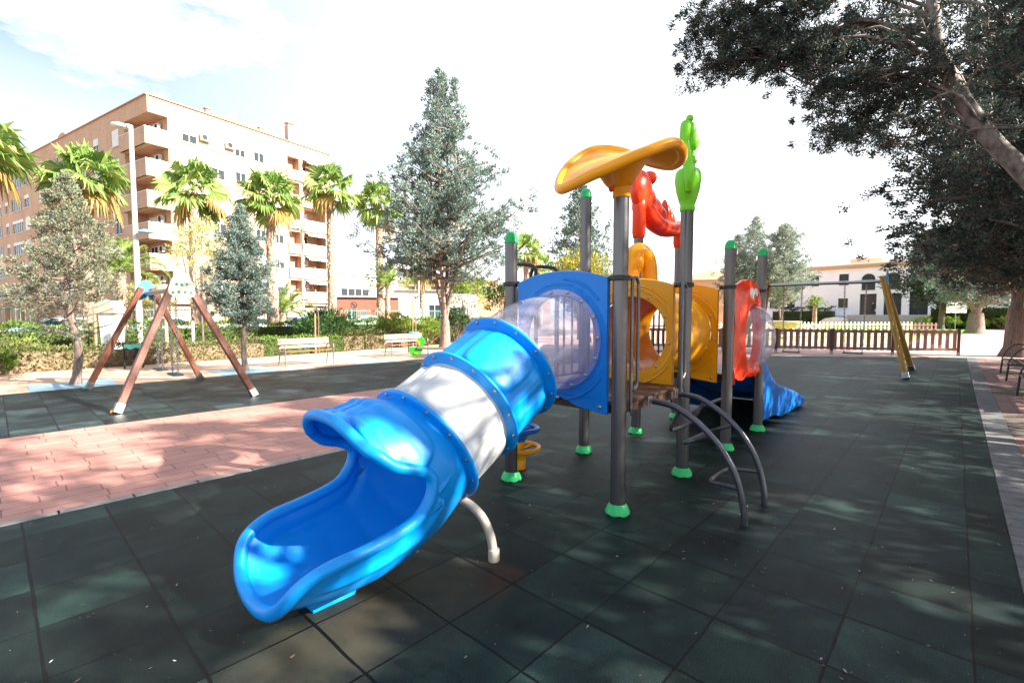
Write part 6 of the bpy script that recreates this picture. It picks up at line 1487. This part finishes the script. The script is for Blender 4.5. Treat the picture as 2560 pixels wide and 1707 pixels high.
def car(label, x, y, rz, col, h=1.48):
    t = thing('parked_car', label, 'car', (x, y, 0), 'cars parked in the street behind the hedge'); t.rotation_euler = (0, 0, rz); WL[t.name] = V3(0, 0, 0)
    cm, cnt, cb_ = base_mat('car_paint'); cb_.inputs['Base Color'].default_value = c4(col); cb_.inputs['Roughness'].default_value = .3; cb_.inputs['Coat Weight'].default_value = .8; cb_.inputs['Metallic'].default_value = .25
    prof = [(-2.05, .35), (-2.1, .62), (-2.02, .86), (-1.2, .97), (-.55, 1.36), (.1, h), (.9, h - .03), (1.55, 1.12), (2.0, .98), (2.08, .7), (2.05, .35)]
    b = MB(); n = len(prof); ys = [(-.82, .0), (-.86, 1), (.86, 1), (.82, 0)]
    def wid(z): return .86 - .22 * sstep(.9, h, z)
    vs = []
    for s in (-1, -.93, .93, 1): vs += [(px, s * wid(pz), pz - (0 if abs(s) < 1 else .02)) for px, pz in prof]
    fs = [(k * n + i, k * n + i + 1, (k + 1) * n + i + 1, (k + 1) * n + i) for k in range(3) for i in range(n - 1)] + [tuple(range(n))[::-1], tuple(3 * n + i for i in range(n))]
    b.add(vs, fs); bd = b.build('body', cm, t, True, 30)
    b = MB()
    for s in (-1, 1):
        b.add([(px, s * (wid(pz) + .006), pz) for px, pz in ((-1.05, 1.02), (-.5, 1.33), (.1, h - .06), (.85, h - .09), (1.35, 1.12), (1.2, 1.02))], [(0, 1, 2, 3, 4, 5)])
    b.add([(-1.16, -.62, 1.0), (-1.16, .62, 1.0), (-.56, .55, 1.375), (-.56, -.55, 1.375)], [(0, 1, 2, 3)]); b.build('side_window', glass, bd)
    for (x_, y_) in ((-1.3, .8), (1.3, .8), (-1.3, -.8), (1.3, -.8)):
        b = MB(); b.lathe([(.2, -.1), (.3, -.1), (.32, -.06), (.32, .06), (.3, .1), (.2, .1)], (x_, y_, .32), (0, 1, 0), 20); w = b.build('wheel', M['rubberseat'], t, True, 40)
        b = MB(); b.lathe([(0, .1), (.19, .09), (.2, -.09), (0, -.1)], (x_, y_, .32), (0, 1, 0), 16); b.build('rim', M['steel'], w)
    for y_ in (-.6, .6):
        b = MB(); b.ball((-2.04, y_, .74), (.06, .16, .09), 10, 6); b.build('headlight', cap_w, t, True)
car('pale blue car seen over the hedge behind the bare cypress twigs', 2.6, 35.2, .05, (.25, .38, .46)); car('light grey car behind the white pillar and brown swing leg', 6.8, 35.4, .02, (.5, .53, .55))
car('white car over the hedge below the small blue-green cypress', 11.8, 35.8, .04, (.75, .75, .76)); car('blue car beside the little hut', 15.6, 36.2, .03, (.10, .25, .5)); car('silver-green car in front of the low red building', 21.5, 37.0, .05, (.38, .48, .47))
def lamp(label, p, h, r, head, m, small=False):
    t = thing('street_lamp', label, 'street lamp', tuple(p)); p = V3(*p); b = MB(); b.tube([p, p + Z * .9, p + Z * h], [r * 1.25, r * 1.1, r * .72], 14); b.build('pole', m, t, True)
    b = MB(); b.tube(smoothpts([p + Z * (h - .05), p + Z * (h + .02) - RT * .1, p + Z * (h + .03) - RT * .5], 4), [.04] * 9, 8); c = p + Z * (h - .01) - RT * .42
    b.ball(c, (head * .5, head * .36, .11), 16, 10); b.build('lamp_head', mat('lamp_shell', (.6, .62, .6), .4), t, True, 180)
    if small:
        b = MB(); c = p + Z * 4.9; b.tube([c, c + RT * .3 + Z * .05], .025, 8); b.build('lamp_arm', M['steel'], t, True)
        b = MB(); b.lathe([(.0, .12), (.12, .10), (.26, .02), (.28, -.02), (.2, -.03), (0, -.03)], c + RT * .42, n=20); b.build('lamp_shade', mat('blue_shade', (.12, .35, .55), .4), t, True)
lamp('tall pale lamp post with a second small blue shade, in front of the apartment block', L(19.6, -15.2), 9.1, .105, .62, mat('pale_pole', (.56, .57, .52), .5), True)
lamp('thin white lamp post right of the small cypress', L(36, -15.6), 7.9, .075, .5, whitep)
b = MB(); p = L(38, -7.35); b.tube([p, p + Z * 4.2], .06, 10); tag(b.build('white_pole', whitep, None, True), 'plain white pole behind the right bench', 'pole')
# road signs
def sign_post(label, p, z): 
    t = thing('road_sign', label, 'sign', tuple(p)); p = V3(*p); b = MB(); b.tube([p, p + Z * z], .035, 8); b.build('sign_pole', M['steel'], t); return t, p
t, p = sign_post('round no-left-turn road sign with red rim before the low red building', L(46, -15.1), 2.5)
n_ = -FW; c = p + n_ * .05 + Z * 2.42
b = MB(); b.lathe([(0, .0), (.30, .0), (.305, .012), (.30, .024), (0, .024)], c, n_, 32); sg_ = b.build('sign_disc', plastic('sign_red', (.6, .02, .03), .4), t)
b = MB(); b.lathe([(0, .026), (.225, .026), (.225, .03), (0, .03)], c, n_, 32); b.build('sign_face', whitep, sg_)
b = MB()
b.prism([(.04, -.15), (.085, -.15), (.085, .02), (.02, .09), (-.05, .09), (-.05, .14), (-.15, .06), (-.05, -.02), (-.05, .04), (.0, .04), (.04, .0)], c + n_ * .034, RT, Z, n_, .004); b.build('arrow', grille, sg_)
b = MB(); b.prism([(-.18, .13), (-.13, .18), (.18, -.13), (.13, -.18)], c + n_ * .039, RT, Z, n_, .004); b.build('slash', bpy.data.materials['sign_red'], sg_)
t, p = sign_post('small white square road sign right of the round sign', L(46, -14.1), 1.5); b = MB(); b.box(p + n_ * .05 + Z * 1.72, (.42, .02, .52), ax=(RT, n_, Z), bev=.006); b.build('sign_plate', whitep, t)
t, p = sign_post('white rectangular notice board on a post on the right lawn', L(49, 45.2), 1.6); b = MB(); b.box(p + n_ * .05 + Z * 2.35, (2.1, .04, 1.35), ax=(RT, n_, Z), bev=.01); b.build('notice_board', whitep, t)
# little hut, pillar
q = L(38, -18.2); t = thing('street_hut', 'small white and pale blue gabled hut behind the green fence', 'hut', tuple(q)); b = MB(); b.prism([(-.75, 0), (.75, 0), (.75, 1.55), (0, 2.25), (-.75, 1.55)], q, RT, Z, FW, 1.5, .01); hb = b.build('hut_body', whitep, t)
b = MB(); b.box(V3(*q) - FW * .757 + Z * 1.1 - RT * .15, (.7, .012, .6), ax=(RT, FW, Z)); b.build('hut_grille', mat('hut_grey', (.35, .36, .36), .6), hb)
b = MB(); b.prism([(-.6, 1.6), (.6, 1.6), (0, 2.12)], V3(*q) - FW * .76, RT, Z, FW, .012); b.build('gable', plastic('pale_blue_paint', (.25, .52, .6), .5), hb)
q = L(17.0, -14.15); t = thing('stone_pillar', 'bright white tapered pillar with cream cap behind the brown swing', 'pillar', tuple(q)); b = MB()
b.prism([(-.20, 0), (.20, 0), (.31, 1.62), (-.31, 1.62)], q, RT, Z, FW, .45, .02); b.build('shaft', whitep, t)
b = MB(); b.prism([(-.40, 1.62), (.40, 1.62), (.40, 1.72), (.24, 1.86), (.22, 2.05), (-.30, 2.1), (-.36, 1.72)], q, RT, Z, FW, .55, .02); b.build('cap', stone, t)
# person by the entrance
q = o + cu * (s0 + 2.25) + cn * 1.4 + Z * 1.45
PN = thing('person', 'person in dark jacket and jeans walking by the entrance doors', 'person', tuple(q))
def skinned(name, verts, edges, radii, mats, parent, off):
    me = bpy.data.meshes.new(name); me.from_pydata([tuple(v) for v in verts], edges, []); o_ = bpy.data.objects.new(name, me); COL.objects.link(o_); me.materials.append(mats)
    sk = o_.modifiers.new('skin', 'SKIN'); sd_ = o_.modifiers.new('sub', 'SUBSURF'); sd_.levels = 1; sd_.render_levels = 1
    for i, r in enumerate(radii): me.skin_vertices[0].data[i].radius = r if hasattr(r, '__len__') else (r, r)
    me.skin_vertices[0].data[0].use_root = True
    o_.parent = parent; return o_
pm, pnt, pb = base_mat('person_surface')
sx_ = node(pnt, 'ShaderNodeSeparateXYZ'); tcx = pnt.nodes.new('ShaderNodeTexCoord'); pnt.links.new(tcx.outputs['Object'], sx_.inputs[0])
cr = pnt.nodes.new('ShaderNodeValToRGB'); cr.color_ramp.interpolation = 'CONSTANT'
for el, (ps__, cc) in zip([cr.color_ramp.elements[0], cr.color_ramp.elements[1]] + [cr.color_ramp.elements.new(.5) for _ in range(2)], ((0, (.04, .03, .03)), (.05, (.05, .07, .13)), (.53, (.03, .03, .035)), (.855, (.45, .27, .19)))): el.position = ps__; el.color = c4(cc)
pnt.links.new(mth(pnt, 'DIVIDE', sx_.outputs[2], 1.7), cr.inputs['Fac']); pnt.links.new(cr.outputs['Color'], pb.inputs['Base Color']); pb.inputs['Roughness'].default_value = .8
r2 = lambda s, d, z: (RT[0] * s - FW[0] * d, RT[1] * s - FW[1] * d, z)
vv = [r2(0, 0, .92), r2(0, 0, 1.1), r2(.01, 0, 1.3), r2(0, 0, 1.42), r2(0, 0, 1.5), r2(-.02, .02, 1.6), r2(-.02, 0, 1.68), r2(-.09, 0, .86), r2(-.16, .02, .48), r2(-.26, .0, .08), r2(-.34, .03, .04), r2(.09, 0, .86), r2(.06, .05, .48), r2(.16, .02, .08), r2(.07, .05, .04), r2(-.19, 0, 1.38), r2(-.24, .05, 1.1), r2(-.30, .15, .88), r2(-.33, .17, .80), r2(.19, 0, 1.38), r2(.25, -.02, 1.1), r2(.22, .08, .87), r2(.21, .1, .79)]
ee = [(0, 1), (1, 2), (2, 3), (3, 4), (4, 5), (5, 6), (0, 7), (7, 8), (8, 9), (9, 10), (0, 11), (11, 12), (12, 13), (13, 14), (2, 15), (15, 16), (16, 17), (17, 18), (2, 19), (19, 20), (20, 21), (21, 22)]
rr = [(.15, .11), (.15, .11), (.17, .12), (.10, .09), .055, (.085, .095), .06, .09, .065, .05, .04, .09, .065, .05, .04, .07, .052, .042, .035, .07, .052, .042, .035]
bdy = skinned('body', vv, ee, rr, pm, PN, q)
b = MB(); b.ball(r2(-.005, -.025, 1.655), (.095, .1, .10), 14, 10); hr = b.build('hair', mat('dark_hair', (.03, .015, .012), .7), None, True, 180); hr.parent = PN
b = MB(); b.box(r2(.3, .05, .60), (.26, .12, .32), bev=.03); b.bar(r2(.22, .07, .86), r2(.29, .05, .74), .03, .01); bag = b.build('shopping_bag', cap_w, None, True, 40); bag.location = tuple(q); tag(bag, 'pale carrier bag held by the person at the entrance', 'bag')

# ------------------------------------------------------------------ fallen leaves and needles on the rubber
rng = np.random.default_rng(77); N = 1500
x = rng.random(N) * 11 - 1; y = -0.4 + 5.7 * rng.random(N) ** 1.6
P = np.stack([x, y, np.full(N, 0.004)], 1); a = rng.random(N) * 2 * PI
D = np.stack([np.cos(a), np.sin(a), 0.05 + 0.25 * rng.random(N)], 1)
v, f = leaves(P, D, 0.010 + 0.022 * rng.random(N) ** 2, 0.3, rng, 0.08)
lt = npmesh('fallen_leaves', v, f, leafmat('litter', [(0, (.10, .05, .025)), (.5, (.20, .13, .07)), (.85, (.30, .24, .16)), (1, (.5, .47, .42))], 0.1)); lt['kind'] = 'stuff'
